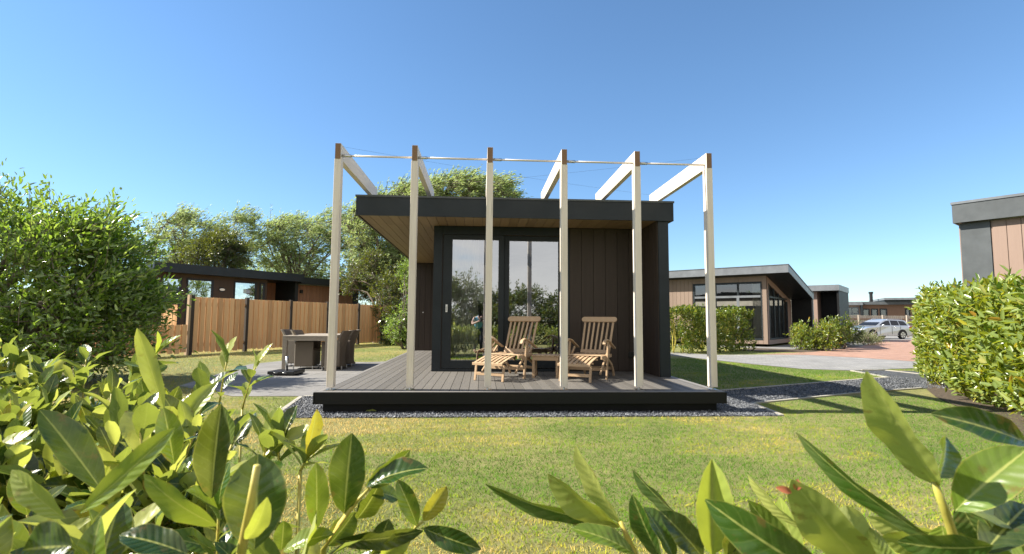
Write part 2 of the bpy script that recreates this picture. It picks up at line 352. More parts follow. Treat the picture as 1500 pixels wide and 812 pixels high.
# ================================================================== world, sun, camera
SUN_D = Vector((1, -.06, -.86)).normalized()
el = math.asin(-SUN_D.z); az = math.atan2(-SUN_D.x, -SUN_D.y)      # direction towards the sun, from +Y clockwise
W = bpy.data.worlds.new('World'); S.world = W; W.use_nodes = True; wt = W.node_tree; wn = wt.nodes
bg = wn['Background']; bg.inputs[1].default_value = .076
sky = wn.new('ShaderNodeTexSky'); sky.sky_type = 'NISHITA'; sky.sun_disc = False; sky.sun_elevation = el; sky.sun_rotation = az
sky.air_density = 1.0; sky.dust_density = .0; sky.ozone_density = 2.5
tc = wn.new('ShaderNodeTexCoord'); sx = wn.new('ShaderNodeSeparateXYZ'); wt.links.new(tc.outputs['Generated'], sx.inputs[0])
def wmath(op, a, b=0., c=0.):
    x = wn.new('ShaderNodeMath'); x.operation = op
    for i, v in enumerate((a, b, c)):
        if isinstance(v, (int, float)): x.inputs[i].default_value = v
        else: wt.links.new(v, x.inputs[i])
    return x.outputs[0]
mp = wn.new('ShaderNodeMapping'); mp.inputs['Scale'].default_value = (1, 1, 3.2); wt.links.new(tc.outputs['Generated'], mp.inputs[0])
cn = wn.new('ShaderNodeTexNoise'); cn.inputs['Scale'].default_value = 2.6; cn.inputs['Detail'].default_value = 9; cn.inputs['Roughness'].default_value = .58; wt.links.new(mp.outputs[0], cn.inputs['Vector'])
cr = wn.new('ShaderNodeValToRGB'); cr.color_ramp.elements[0].position = .26; cr.color_ramp.elements[1].position = .5; wt.links.new(cn.outputs['Fac'], cr.inputs[0])
mask = wmath('MULTIPLY', cr.outputs[0], wmath('MULTIPLY', wmath('MINIMUM', wmath('MAXIMUM', wmath('MULTIPLY_ADD', sx.outputs[1], -3., -.3), 0.), 1.), .92))
mixc = wn.new('ShaderNodeMix'); mixc.data_type = 'RGBA'; tint = wn.new('ShaderNodeMix'); tint.data_type = 'RGBA'; tint.blend_type = 'MULTIPLY'; tint.inputs[0].default_value = 1.; tint.inputs[7].default_value = (.83, 1.0, 1.12, 1); wt.links.new(sky.outputs[0], tint.inputs[6])
tr_ = wn.new('ShaderNodeValToRGB'); tr_.color_ramp.elements[0].color = (.72, .85, .98, 1); tr_.color_ramp.elements[1].position = .42; tr_.color_ramp.elements[1].color = (.80, .985, 1.08, 1)
wt.links.new(sx.outputs[2], tr_.inputs[0]); wt.links.new(tr_.outputs[0], tint.inputs[7])
wt.links.new(mask, mixc.inputs[0]); wt.links.new(tint.outputs[2], mixc.inputs[6])
cc2 = wn.new('ShaderNodeValToRGB'); cc2.color_ramp.elements[0].color = (4.6, 4.6, 4.7, 1); cc2.color_ramp.elements[1].color = (8.8, 8.3, 7.6, 1)
cn2 = wn.new('ShaderNodeTexNoise'); cn2.inputs['Scale'].default_value = 4.; cn2.inputs['Detail'].default_value = 7; wt.links.new(mp.outputs[0], cn2.inputs['Vector']); wt.links.new(cn2.outputs['Fac'], cc2.inputs[0])
wt.links.new(cc2.outputs[0], mixc.inputs[7]); wt.links.new(mixc.outputs[2], bg.inputs[0])
sl = bpy.data.lights.new('sun', 'SUN'); sl.energy = 5.0; sl.angle = R(.53); sl.color = (1, .93, .80)
so = bpy.data.objects.new('sun', sl); COL.objects.link(so); so.rotation_euler = SUN_D.to_track_quat('-Z', 'Y').to_euler(); so.location = (-20, 0, 20)
cam = bpy.data.cameras.new('camera'); co = bpy.data.objects.new('camera', cam); COL.objects.link(co); S.camera = co
cam.sensor_width = 36; cam.lens = FPX/1500*36; cam.clip_start = .02; cam.clip_end = 3000
mw = Matrix.Identity(4)
for i in range(3): mw[i][0] = RT[i]; mw[i][1] = UP[i]; mw[i][2] = -FW[i]; mw[i][3] = CAM[i]
co.matrix_world = mw
cam.dof.use_dof = True; cam.dof.focus_distance = 8.; cam.dof.aperture_fstop = 9.
S.view_settings.view_transform = 'Standard'; S.view_settings.look = 'None'; S.view_settings.exposure = 1.34; S.view_settings.gamma = 1
S.cycles.max_bounces = 8; S.cycles.transparent_max_bounces = 12; S.cycles.use_denoising = True
try: S.cycles.denoiser = 'OPENIMAGEDENOISE'
except Exception: pass
# ================================================================== ground
D = .26                                                         # deck top
def xy(*px): return [tuple(G(x, y)[:2]) for x, y in px]
flat('lawn', [(-400, -300), (400, -300), (400, 900), (-400, 900)], 0, M['lawn_soil'])
patio = xy((340, 581), (262, 566), (366, 534), (424, 528), (520, 531), (540, 531)) + [(.12, 8.0), (.12, 1.24), (-.52, 1.26)]
flat('patio', patio, .006, M['patio'])
GA = [(-.31, -.43), (5.72, -.45)]                                # gravel round the deck and the path to the right
gp = [(-.31, -.44), tuple(G(1146, 610)[:2]), tuple(G(1102, 592)[:2]), tuple(G(1273, 575)[:2]), tuple(G(1350, 569.5)[:2]), (10.6, 1.9), (13.4, 4.9), tuple(G(1297, 543)[:2]), tuple(G(1247, 543.6)[:2]), tuple(G(1302, 554)[:2]), tuple(G(1273, 555.5)[:2]), tuple(G(1047, 574)[:2]), (5.0, 9.), (.13, 9.), (.13, 1.2), (-.52, 1.2)]
flat('gravel_path', gp, .005, M['gravel_bed'])
flat('grey_road', xy((940, 517), (991, 522), (1098, 533.5), (1175, 541), (1246, 543.3), (1339, 540), (1420, 537), (1420, 527), (1339, 530), (1268, 525), (1182, 520.5), (1114, 520), (1052, 520.5), (990, 517)), .009, M['grey_pave'])
flat('red_road', xy((1114, 520), (1182, 520.6), (1268, 525.2), (1339, 530.2), (1420, 527), (1500, 508), (1420, 498.5), (1298, 498.5), (1272, 505), (1262, 508), (1210, 513), (1190, 516)), .013, M['red_pave'])
flat('car_park', xy((1180, 500), (1232, 506), (1262, 508.3), (1272, 505.3), (1298, 498.8), (1420, 498.8), (1500, 499), (1500, 488), (1200, 486)), .010, M['grey_pave'])
flat('planting_bed', xy((1075, 513), (1140, 507.5), (1230, 506), (1262, 508.3), (1215, 513.6), (1190, 516.4), (1120, 516)), .017, M['mulch'])
flat('hedge_bed', xy((1358, 572), (1370, 582), (1410, 600), (1500, 640), (1700, 680), (1700, 560), (1358, 560)), .012, M['mulch'])
def kerb(pts, w=.055, h=.02, z0=0.):
    mb = MB()
    for p, q in zip(pts[:-1], pts[1:]):
        L = math.dist(p, q); k = max(1, round(L/1.0))
        for i in range(k):
            a = [p[j]+(q[j]-p[j])*(i+.004)/k for j in (0, 1)]; b = [p[j]+(q[j]-p[j])*(i+.996)/k for j in (0, 1)]
            mb.bar((*a, h/2+z0), (*b, h/2+z0), w, h)
    o = mb.build('kerb', M['kerb']); tag(o, kind='structure')
kerb([(-.31, -.40), (-.52, 1.16)]); kerb([(-.5, 1.22), (.1, 1.22)])
kerb([tuple(G(1146, 610)[:2]), tuple(G(1102, 592)[:2]), tuple(G(1273, 575)[:2]), tuple(G(1350, 569.5)[:2])], .05)
kerb([tuple(G(1047, 574)[:2]), tuple(G(1273, 555.5)[:2]), tuple(G(1302, 554)[:2]), tuple(G(1247, 543.6)[:2])], .06)
kerb([tuple(G(1262, 542.6)[:2]), tuple(G(1297, 543)[:2]), tuple(G(1352, 549)[:2])], .06)
# slate chips over the gravel that is in view
def inside(P, poly):
    x, y = P[:, 0], P[:, 1]; r = np.zeros(len(P), bool); j = len(poly)-1
    for i in range(len(poly)):
        xi, yi = poly[i][:2]; xj, yj = poly[j][:2]
        c = ((yi > y) != (yj > y)) & (x < (xj-xi)*(y-yi)/(yj-yi+1e-12)+xi); r ^= c; j = i
    return r
def chips():
    P = rng.uniform((-.6, -.45), (10.8, 5.4), (60000, 2)); P = P[inside(P, gp)]
    P = P[~((P[:, 0] > .3) & (P[:, 0] < 5.0) & (P[:, 1] > .0))]
    near = (P[:, 1] < 1.3) & (P[:, 0] < 6.2); Q = rng.uniform((-.6, -.45), (6.2, 1.2), (26000, 2)); Q = Q[inside(Q, gp)]; Q = Q[~((Q[:, 0] > .3) & (Q[:, 0] < 5.0) & (Q[:, 1] > .0))]
    P = np.vstack([P, Q]); k = len(P)
    base = np.array([(1, 0, 0), (0, 1, 0), (-1, 0, 0), (0, -1, 0), (.2, .1, .75), (-.1, .2, -.5)]); F = np.array([(0, 1, 4), (1, 2, 4), (2, 3, 4), (3, 0, 4), (1, 0, 5), (2, 1, 5), (3, 2, 5), (0, 3, 5)])
    s = rng.uniform(.006, .017, (k, 1, 1))*rng.uniform(.6, 1.3, (k, 1, 3)); V = base[None]*s*rng.uniform(.7, 1.3, (k, 6, 3))
    a = rng.uniform(0, 6.28, k); t = rng.uniform(-.7, .7, k); ca, sa, ct, st = np.cos(a), np.sin(a), np.cos(t), np.sin(t)
    V = np.stack([V[..., 0], V[..., 1]*ct[:, None]-V[..., 2]*st[:, None], V[..., 1]*st[:, None]+V[..., 2]*ct[:, None]], -1)
    V = np.stack([V[..., 0]*ca[:, None]-V[..., 1]*sa[:, None], V[..., 0]*sa[:, None]+V[..., 1]*ca[:, None], V[..., 2]], -1)
    V += np.stack([P[:, 0], P[:, 1], rng.uniform(.006, .016, k)], -1)[:, None]
    FF = (F[None]+(np.arange(k)*6)[:, None, None]).reshape(-1, 3); me = bpy.data.meshes.new('gravel'); me.from_pydata(V.reshape(-1, 3), [], FF.tolist()); me.update()
    tag(link('gravel', me, M['slate_chip']), 'dark slate chippings round the deck', 'gravel', kind='stuff')
chips()
# grass blades: mown lawn, denser near the viewer
def grass():
    lawns = [([(-9, -6.2), (9.5, -6.2), (9.0, 2.0), tuple(G(1350, 571)[:2]), tuple(G(1273, 576)[:2]), tuple(G(1102, 593.5)[:2]), tuple(G(1146, 611.5)[:2]), (-.34, -.46), (-.55, 1.15), (-2.1, 1.2), (-9, 1.2)], 250000, (-4, -5.2, 8.8, 1.2), .019),
             ([tuple(G(1050, 572)[:2]), tuple(G(1273, 554)[:2]), tuple(G(1301, 552.5)[:2]), tuple(G(1246, 544.5)[:2]), tuple(G(1175, 542)[:2]), tuple(G(1098, 534.5)[:2]), tuple(G(991, 523)[:2]), (5.1, 9), (5.1, 2)], 42000, (5., 1.5, 11, 9), .028),
             (xy((1262, 541), (1297, 541.5), (1352, 547), (1352, 541)), 3500, (9, 4, 14, 7), .03),
             (xy((990, 515), (1052, 519), (1114, 519), (1182, 519.5), (1190, 517.5), (1120, 517.2), (1075, 514.5)), 7000, (7, 9, 15, 15), .035),
             ([(-14, 1.3), (-2.4, 1.3), *xy((345, 579), (262, 564), (366, 532.5), (424, 526.5), (540, 529.5)), (0.05, 8.1), (.0, 9), (0, 19), (-14, 19)], 70000, (-13, 1.2, .1, 19), .032)]
    V = []; F = []; k0 = 0
    for poly, n, bb, h in lawns:
        P = rng.uniform(bb[:2], bb[2:], (int(n*1.8), 2))
        if n > 100000:                                            # weight towards the camera
            dd = np.hypot(P[:, 0]-CAM[0], P[:, 1]-CAM[1]); P = P[rng.uniform(size=len(P)) < np.clip(3.2/dd, .25, 1)]
        P = P[inside(P, poly)][:n]; k = len(P)
        P = P + rng.normal(0, .012, P.shape)
        hh = h*rng.uniform(.5, 1.35, k); w = .0014+.0009*h/.02*rng.uniform(.5, 1.5, k); a = rng.uniform(0, 6.28, k); ln = rng.normal(0, .75, (k, 2))*hh[:, None]
        X = np.zeros((k, 3, 3)); X[:, 0, :2] = P-np.stack([np.cos(a), np.sin(a)], 1)*w[:, None]; X[:, 1, :2] = P+np.stack([np.cos(a), np.sin(a)], 1)*w[:, None]
        X[:, :2, 2] = .0; X[:, 2, :2] = P+ln; X[:, 2, 2] = hh; V.append(X.reshape(-1, 3)); F.append(np.arange(k*3).reshape(-1, 3)+k0); k0 += k*3
    V = np.vstack(V); F = np.vstack(F); me = bpy.data.meshes.new('grass'); me.vertices.add(len(V)); me.vertices.foreach_set('co', V.ravel().astype('f4'))
    me.loops.add(len(F)*3); me.loops.foreach_set('vertex_index', F.ravel().astype('i4')); me.polygons.add(len(F)); me.polygons.foreach_set('loop_start', np.arange(0, len(F)*3, 3, dtype='i4')); me.update(); me.validate()
    tag(link('grass', me, M['grass_blade']), 'short mown grass with dry straw patches', 'grass', kind='stuff')
grass()

# ================================================================== deck
dk = thing('deck', (2.6, 0, 0), 'grey board deck with black skirting under the pergola and the cabin', 'deck')
mb = MB(); x = .15
while x < 5.02:
    mb.box(x, min(x+.112, 5.03), -.10, 8.28 if x < 1.22 else 2.36, D-.028, D); x += .1175
mb.build('deck_board', M['deck'], dk, bevel=.002)
mb = MB(); mb.box(.085, 5.10, -.19, -.104, D-.03, D+.001); mb.build('edge_board', M['deck_edge'], dk)
mb = MB(); mb.box(.085, .146, -.10, 8.28, D-.03, D+.001); mb.build('edge_board', M['deck_edge'], dk); mb = MB(); mb.box(5.034, 5.10, -.10, 2.36, D-.03, D+.001); mb.build('edge_board', M['deck_edge'], dk)
mb = MB(); mb.box(.09, 5.10, -.205, -.192, D-.14, D-.004); mb.box(.072, .084, -.205, 8.28, D-.14, D-.004); mb.box(5.102, 5.115, -.205, 2.36, D-.14, D-.004)
mb.box(.16, 5.03, -.10, -.085, .0, D-.1); mb.box(.16, .175, -.08, 8.28, 0, D-.1); mb.box(5.015, 5.03, -.08, 2.36, 0, D-.1); mb.build('skirting', M['black_board'], dk)
place(dk)

# ================================================================== main cabin
X0, X1, YF, YB, ZB, ZT = .132, 5.077, 1.468, 13.0, 2.73, 3.02
cb = thing('holiday_cabin', (3.1, 7, 0), 'low dark cabin with a flat overhanging roof and sliding glass doors behind the pergola', 'cabin')
mb = MB(); mb.box(X0, X1, YF, YB, ZB+.05, ZT-.02); rf = mb.build('roof', M['anthracite'], cb)
mb = MB(); t = .03
mb.box(X0, X1, YF-t, YF-.002, ZB, ZT); mb.box(X0-t, X0-.002, YF-t, YB, ZB, ZT); mb.box(X1+.002, X1+t, YF-t, YB, ZB, ZT)
mb.build('fascia', M['anthracite'], rf)
mb = MB(); e = .012
mb.box(X0-t-e, X1+t+e, YF-t-e, YF+.06, ZT+.001, ZT+.03); mb.box(X0-t-e, X0+.05, YF+.062, YB, ZT+.001, ZT+.03); mb.box(X1-.05, X1+t+e, YF+.062, YB, ZT+.001, ZT+.03)
mb.build('roof_edge_trim', M['anthracite_grey'], rf)
mb = MB(); x = X0+.004
while x < X1-.02:                                                 # soffit boards, one short row in front of one long row
    x1 = min(x+.142, X1-.004); mb.box(x, x1, YF+.003, 2.3, ZB+.016, ZB+.04)
    if x < 1.3: mb.box(x, x1, 2.306, 8.3, ZB+.016, ZB+.04)
    x += .148
mb.build('soffit', M['soffit'], rf)
# walls
YW = 2.35
mb = MB((1.24, YW, 0), (1, 0), (0, -1)); mb.wall(3.76, D, ZB+.03, .12, [(.155, 2.32, .0, 2.60)]); 
mb.box(0, .12, -5.95, -.12, D, ZB+.03)                               # left side wall of the bay
mb.box(3.64, 3.76, -10.6, -.12, 0, ZB+.03)                          # right side wall
mb.build('wall', M['clad_dark'], cb)
mb = MB((X0+.02, 8.3, 0), (1, 0), (0, -1)); mb.wall(1.20, D, ZB+.03, .1); mb.boards(1.09, D+.002, ZB+.012, .16, .006, .016); mb.box(0, .1, -4.6, -.1, 0, ZB+.03); mb.box(.1, 4.85, -4.7, -4.6, 0, ZB+.03)
mb.build('wall', M['clad_dark'], cb)
mb = MB((1.24, YW, 0), (1, 0), (0, -1)); mb.boards(3.60, D+.03, ZB+.012, .213, .007, .02, a0=2.34); mb.build('cladding', M['clad_dark'], cb)
mb = MB((1.238, YW+.02, 0), (0, 1), (-1, 0)); mb.boards(5.9, D+.002, ZB+.012, .2, .007, .018); mb.build('cladding', M['clad_dark'], cb)
mb = MB(); mb.box(4.865, 5.03, YF+.005, YW-.001, 0.0, ZB+.01); mb.build('fin_wall', M['anthracite'], cb)
mb = MB((4.864, YF+.02, 0), (0, 1), (-1, 0)); mb.boards(.86, D+.002, ZB+.008, .215, .007, .014); mb.build('cladding', M['clad_dark'], cb)
# door set
mb = MB((1.24, YW, 0), (1, 0), (0, -1))
mb.box(-.012, .135, -.02, .03, D+.001, ZB+.01); mb.box(.137, 2.335, -.02, .022, 2.605, ZB+.012); mb.box(2.27, 2.338, -.02, .028, D+.001, 2.603)
mb.box(.137, 2.268, -.02, .02, D+.001, D+.045); mb.build('door_surround', M['anthracite'], cb)
def leaf_frame(a0, a1, gx0, gx1, b):
    mb = MB((0, YW, 0), (1, 0), (0, -1)); z0, z1, g0, g1 = D+.05, 2.60, .43, 2.525
    mb.box(a0, gx0, b-.05, b, z0, z1); mb.box(gx1, a1, b-.05, b, z0, z1); mb.box(gx0, gx1, b-.05, b, z0, g0); mb.box(gx0, gx1, b-.05, b, g1, z1)
    d = mb.build('sliding_door', M['anthracite'], cb, bevel=.003)
    mb = MB((0, YW, 0), (1, 0), (0, -1)); mb.quad([(gx0, b-.02, g0), (gx1, b-.02, g0), (gx1, b-.02, g1), (gx0, b-.02, g1)]); mb.build('glass', M['glass'], d)
    mb = MB((0, YW, 0), (1, 0), (0, -1)); s = .012
    for q in ((gx0, gx0+s, g0, g1), (gx1-s, gx1, g0, g1), (gx0+s, gx1-s, g0, g0+s), (gx0+s, gx1-s, g1-s, g1)): mb.box(q[0], q[1], b-.018, b-.006, q[2], q[3])
    mb.build('glazing_bead', M['black_plastic'], d); return d
d1 = leaf_frame(1.39, 2.44, 1.535, 2.354, .012); leaf_frame(2.445, 3.50, 2.523, 3.404, -.045)
mb = MB((0, YW, 0), (1, 0), (0, -1)); mb.box(1.445, 1.48, .0125, .022, 1.26, 1.39); mb.build('door_handle', M['white_plastic'], d1, bevel=.008)
mb = MB((0, YW, 0), (1, 0), (0, -1)); mb.tube([(1.463, .022, 1.345), (1.463, .045, 1.345)], .008); mb.box(1.455, 1.471, .04, .052, 1.28, 1.36); mb.build('lever', M['steel'], d1)
mb = MB(); mb.tube([(.413, 8.283, 1.33), (.413, 8.24, 1.33)], .016); mb.build('wall_light', M['white_plastic'], cb)
mb = MB(); mb.box(4.60, 4.69, YW-.045, YW-.021, .50, .60); mb.build('wall_socket', M['black_plastic'], cb, bevel=.006)
# interior shell
mb = MB(); mb.box(1.37, 4.87, 2.48, 8.2, D-.02, D-.002); mb.build('interior_floor', M['interior_floor'], cb)
mb = MB(); mb.box(1.37, 4.87, 8.1, 8.16, D, 2.7); mb.box(1.363, 1.375, 2.48, 8.1, D, 2.7); mb.box(4.865, 4.875, 2.48, 8.1, D, 2.7); mb.box(1.37, 4.87, 2.48, 8.1, 2.66, 2.70); mb.build('interior_wall', M['interior'], cb)
place(cb)
# things inside the room
def curtain(x0, x1, y, z0, z1, label, amp=.03, n=60, name='curtain', per=14.):
    mb = MB(); pts = [(x0+(x1-x0)*i/n, y+amp*math.sin(i/n*(x1-x0)*per*6.283/1.6)+.3*amp*math.sin(i*1.7), 0) for i in range(n+1)]
    for p, q in zip(pts[:-1], pts[1:]): mb.quad([(p[0], p[1], z0), (q[0], q[1], z0), (q[0], q[1], z1), (p[0], p[1], z1)], True)
    return tag(mb.build(name, M['curtain'], smooth=True), label, 'curtain')
curtain(1.5, 2.0, 2.62, D+.02, 2.6, 'sheer white curtain behind the left pane of the glass doors')
fl = thing('floor_lamp', (2.0, 3.1, D), 'floor lamp with a white drum shade seen through the glass door', 'lamp')
mb = MB(); mb.tube([(2.0, 3.1, D), (2.0, 3.1, D+.025)], .14, 20); mb.tube([(2.0, 3.1, D+.02), (2.0, 3.1, 1.5)], .012); mb.build('lamp_stand', M['black_plastic'], fl)
mb = MB(); mb.tube([(2.0, 3.1, 1.47), (2.0, 3.1, 1.80)], [.25, .23], 32, False); mb.build('lamp_shade', M['white_plastic'], fl, True); place(fl)
sb = thing('sideboard', (2.9, 5.6, D), 'low brown sideboard standing inside behind the doors', 'sideboard')
mb = MB(); mb.box(2.1, 3.7, 5.4, 5.85, D+.1, D+.85); mb.build('cabinet_body', M['interior_floor'], sb, bevel=.005)
mb = MB()
for i in range(4): mb.box(2.12+i*.395, 2.50+i*.395, 5.385, 5.399, D+.14, D+.81)
mb.build('cabinet_door', M['soffit'], sb)
for a, b in ((2.15, 5.45), (3.65, 5.45), (2.15, 5.8), (3.65, 5.8)):
    mb = MB(); mb.box(a-.025, a+.025, b-.025, b+.025, D, D+.1); mb.build('leg', M['black_plastic'], sb)
place(sb)

# ================================================================== pergola
pg = thing('pergola', (2.6, 0, D), 'pale larch pergola of six posts and beams tied to the cabin roof', 'pergola')
PX = [.2115+.9662*i for i in range(6)]; HP = D+3.1
yend = float(np.mean([G(550.4, 278, HP)[1], G(952, 285.7, HP)[1]]))
for i, x in enumerate(PX):
    mb = MB(); mb.box(x-.042, x+.042, -.03, .085, D+.035, HP-.205); p = mb.build('post', M['larch'], pg, bevel=.004)
    mb = MB(); mb.box(x-.05, x+.05, -.05, .09, D+.0015, D+.007); mb.tube([(x, .028, D+.005), (x, .028, D+.04)], .012); mb.build('post_foot', M['steel'], p)
    mb = MB(); mb.box(x-.036, x+.036, -.03, yend, HP-.203, HP); b = mb.build('beam', M['larch_beam'], pg, bevel=.003)
    mb = MB(); mb.box(x-.0345, x+.0345, -.0335, -.0305, HP-.2, HP-.003); mb.build('end_grain', M['end_grain'], b)
    mb = MB(); mb.box(x-.045, x+.045, yend-.16, yend-.04, ZT-.015, HP-.205); mb.build('roof_bracket', M['steel'], b)
zr = HP-.145
for i in range(5):
    mb = MB(); mb.tube([(PX[i]+.036, .03, zr), (PX[i+1]-.036, .03, zr)], .0135); r = mb.build('tie_rod', M['rod'], pg, True)
    mb = MB(); mb.tube([(PX[i]+.036, .03, zr), (PX[i]+.15, .03, zr)], .019); mb.build('rod_sleeve', M['steel'], r, True)
for a, b in (((PX[0]+.04, .05, HP-.02), (PX[5]-.04, yend-.1, HP-.02)), ((PX[5]-.04, .05, HP-.04), (PX[0]+.04, yend-.1, HP-.04))):
    pts = [tuple(a[j]+(b[j]-a[j])*t/12 - (.03*math.sin(math.pi*t/12) if j == 2 else 0) for j in range(3)) for t in range(13)]
    mb = MB(); mb.tube(pts, .0011, 5); mb.build('brace_cable', M['cable'], pg)
place(pg)

# ================================================================== deck chairs and side table
def steamer():
    t = thing('deck_chair', (0, 0, 0), '', 'deck chair')
    m = M['teak']
    def bt(name, f, par=t, bev=.004):
        mb = MB(); f(mb); return mb.build(name, m, par, bevel=bev)
    W = .27
    prof = [(-.52, .315), (-.62, .305), (-.72, .285), (-.82, .262), (-.93, .235)]
    def seat(mb):
        for s in (-1, 1): mb.bar((s*W, -.50, .325), (s*W, .0, .335), .026, .05)
        for i in range(7): mb.box(-W+.013, W-.013, -.47+i*.068, -.47+i*.068+.05, .345, .358)
    bt('seat', seat)
    fr = t
    def rest(mb):
        for i in range(7):
            x = -.21+i*.07
            for p, q in zip(prof[:-1], prof[1:]): mb.bar((x, p[0], p[1]+.022), (x, q[0], q[1]+.022), .044, .014)
        mb.box(-.245, .245, -.955, -.93, .222, .262)
        for p in prof[1:4:2]: mb.box(-.25, .25, p[0]-.015, p[0]+.015, p[1]-.012, p[1]+.010)
    f = bt('footrest', rest)
    for s in (-1, 1): bt('leg', lambda mb: mb.bar((s*.225, -.86, .235), (s*.225, -.90, .0), .035, .024, (0, 1, 0)), t)
    bt('stretcher', lambda mb: mb.box(-.21, .21, -.895, -.87, .075, .12))
    for s in (-1, 1):
        bt('leg', lambda mb: mb.bar((s*(W+.035), -.27, .56), (s*(W+.035), -.36, .0), .026, .045, (0, 1, 0)), t)
        def rl(mb):
            pts = [(s*(W-.03), -.30, .30), (s*(W-.03), -.05, .27), (s*(W-.03), .12, .19), (s*(W-.03), .22, .09), (s*(W-.03), .265, .0)]
            for p, q in zip(pts[:-1], pts[1:]): mb.bar(p, q, .026, .04)
        bt('leg', rl, t)
        bt('leg', lambda mb: mb.bar((s*(W+.008), -.12, .46), (s*(W+.008), -.60, .10), .024, .035), t)
        def arm(mb):
            pts = [(-.46, .52), (-.42, .57), (-.34, .587), (-.22, .565), (-.08, .51), (.10, .44)]
            for p, q in zip(pts[:-1], pts[1:]): mb.bar((s*(W+.03), p[0], p[1]), (s*(W+.03), q[0], q[1]), .048, .02)
        bt('armrest', arm)
    bt('stretcher', lambda mb: (mb.box(-W-.02, W+.02, -.345, -.32, .12, .165), mb.box(-W+.02, W-.02, .19, .215, .10, .14)))
    b0, b1 = np.array([.0, .335]), np.array([.30, .87]); 
    def back(mb):
        for i in range(7):
            x = -.235+i*(.47/6); w = .034 if i in (0, 6) else .03
            mb.bar((x*.93, b0[0]+.01, b0[1]+(0 if 0 < i < 6 else -.05)), (x, b1[0]-.01, b1[1]), w, .02, (0, 1, 0))
        mb.bar((-.235, .035, .385), (.235, .035, .385), .022, .06, (0, .45, 1))
    bt('backrest', back)
    def head(mb):
        k = 14; c = np.array([.302, .878]); d = np.array([.49, .87]); pts = []
        for i in range(k+1): a = -math.pi/2+math.pi*i/k; pts.append((.25+.045*math.cos(a), .045*math.sin(a)))
        for i in range(k+1): a = math.pi/2+math.pi*i/k; pts.append((-.25+.045*math.cos(a), .045*math.sin(a)))
        n = np.array([-.87, .49]); L = []
        for off in (.034, .01):
            L.append([(x, c[0]+d[0]*h+n[0]*off, c[1]+d[1]*h+n[1]*off) for x, h in pts])
        mb.quad(L[0]); mb.quad(L[1][::-1])
        for i in range(len(pts)): j = (i+1) % len(pts); mb.quad([L[0][i], L[1][i], L[1][j], L[0][j]])
    bt('headrest', head, t, .003)
    return t
def dup(root, loc, rz, label=None, group=None):
    r = root.copy(); COL.objects.link(r); r.location = loc; r.rotation_euler = (0, 0, rz)
    if label: r['label'] = label
    if group: r['group'] = group
    for c in list(root.children):
        k = c.copy(); COL.objects.link(k); k.parent = r
        for g in c.children: q = g.copy(); COL.objects.link(q); q.parent = k
    return r
CG = 'wooden steamer chairs on the deck'
ch = steamer(); ch['label'] = 'slatted wooden deck chair in front of the glass doors, left of the side table'; ch['group'] = CG
a = R(-30); ch.rotation_euler = (0, 0, a); ch.location = (2.62, 1.70, D+.002)
dup(ch, (3.84, 1.58, D+.002), a, 'slatted wooden deck chair before the dark cladding, right of the side table', CG)
st = thing('side_table', (3.07, 1.5, D), 'small low square teak table between the two deck chairs', 'table', None, R(-12))
mb = MB()
for i in range(6): mb.box(-.215+i*.072, -.149+i*.072, -.21, .21, .325, .343)
for s in (-1, 1): mb.box(-.2, .2, s*.185-.011, s*.185+.011, .265, .324)
mb.box(-.2, -.178, -.17, .17, .265, .324); mb.box(.178, .2, -.17, .17, .265, .324)
mb.build('tabletop', M['teak'], st, bevel=.003)
for s in (-1, 1):
    for r in (-1, 1): mb = MB(); mb.box(s*.18-.02, s*.18+.02, r*.17-.02, r*.17+.02, 0, .324); mb.build('leg', M['teak'], st, bevel=.003)

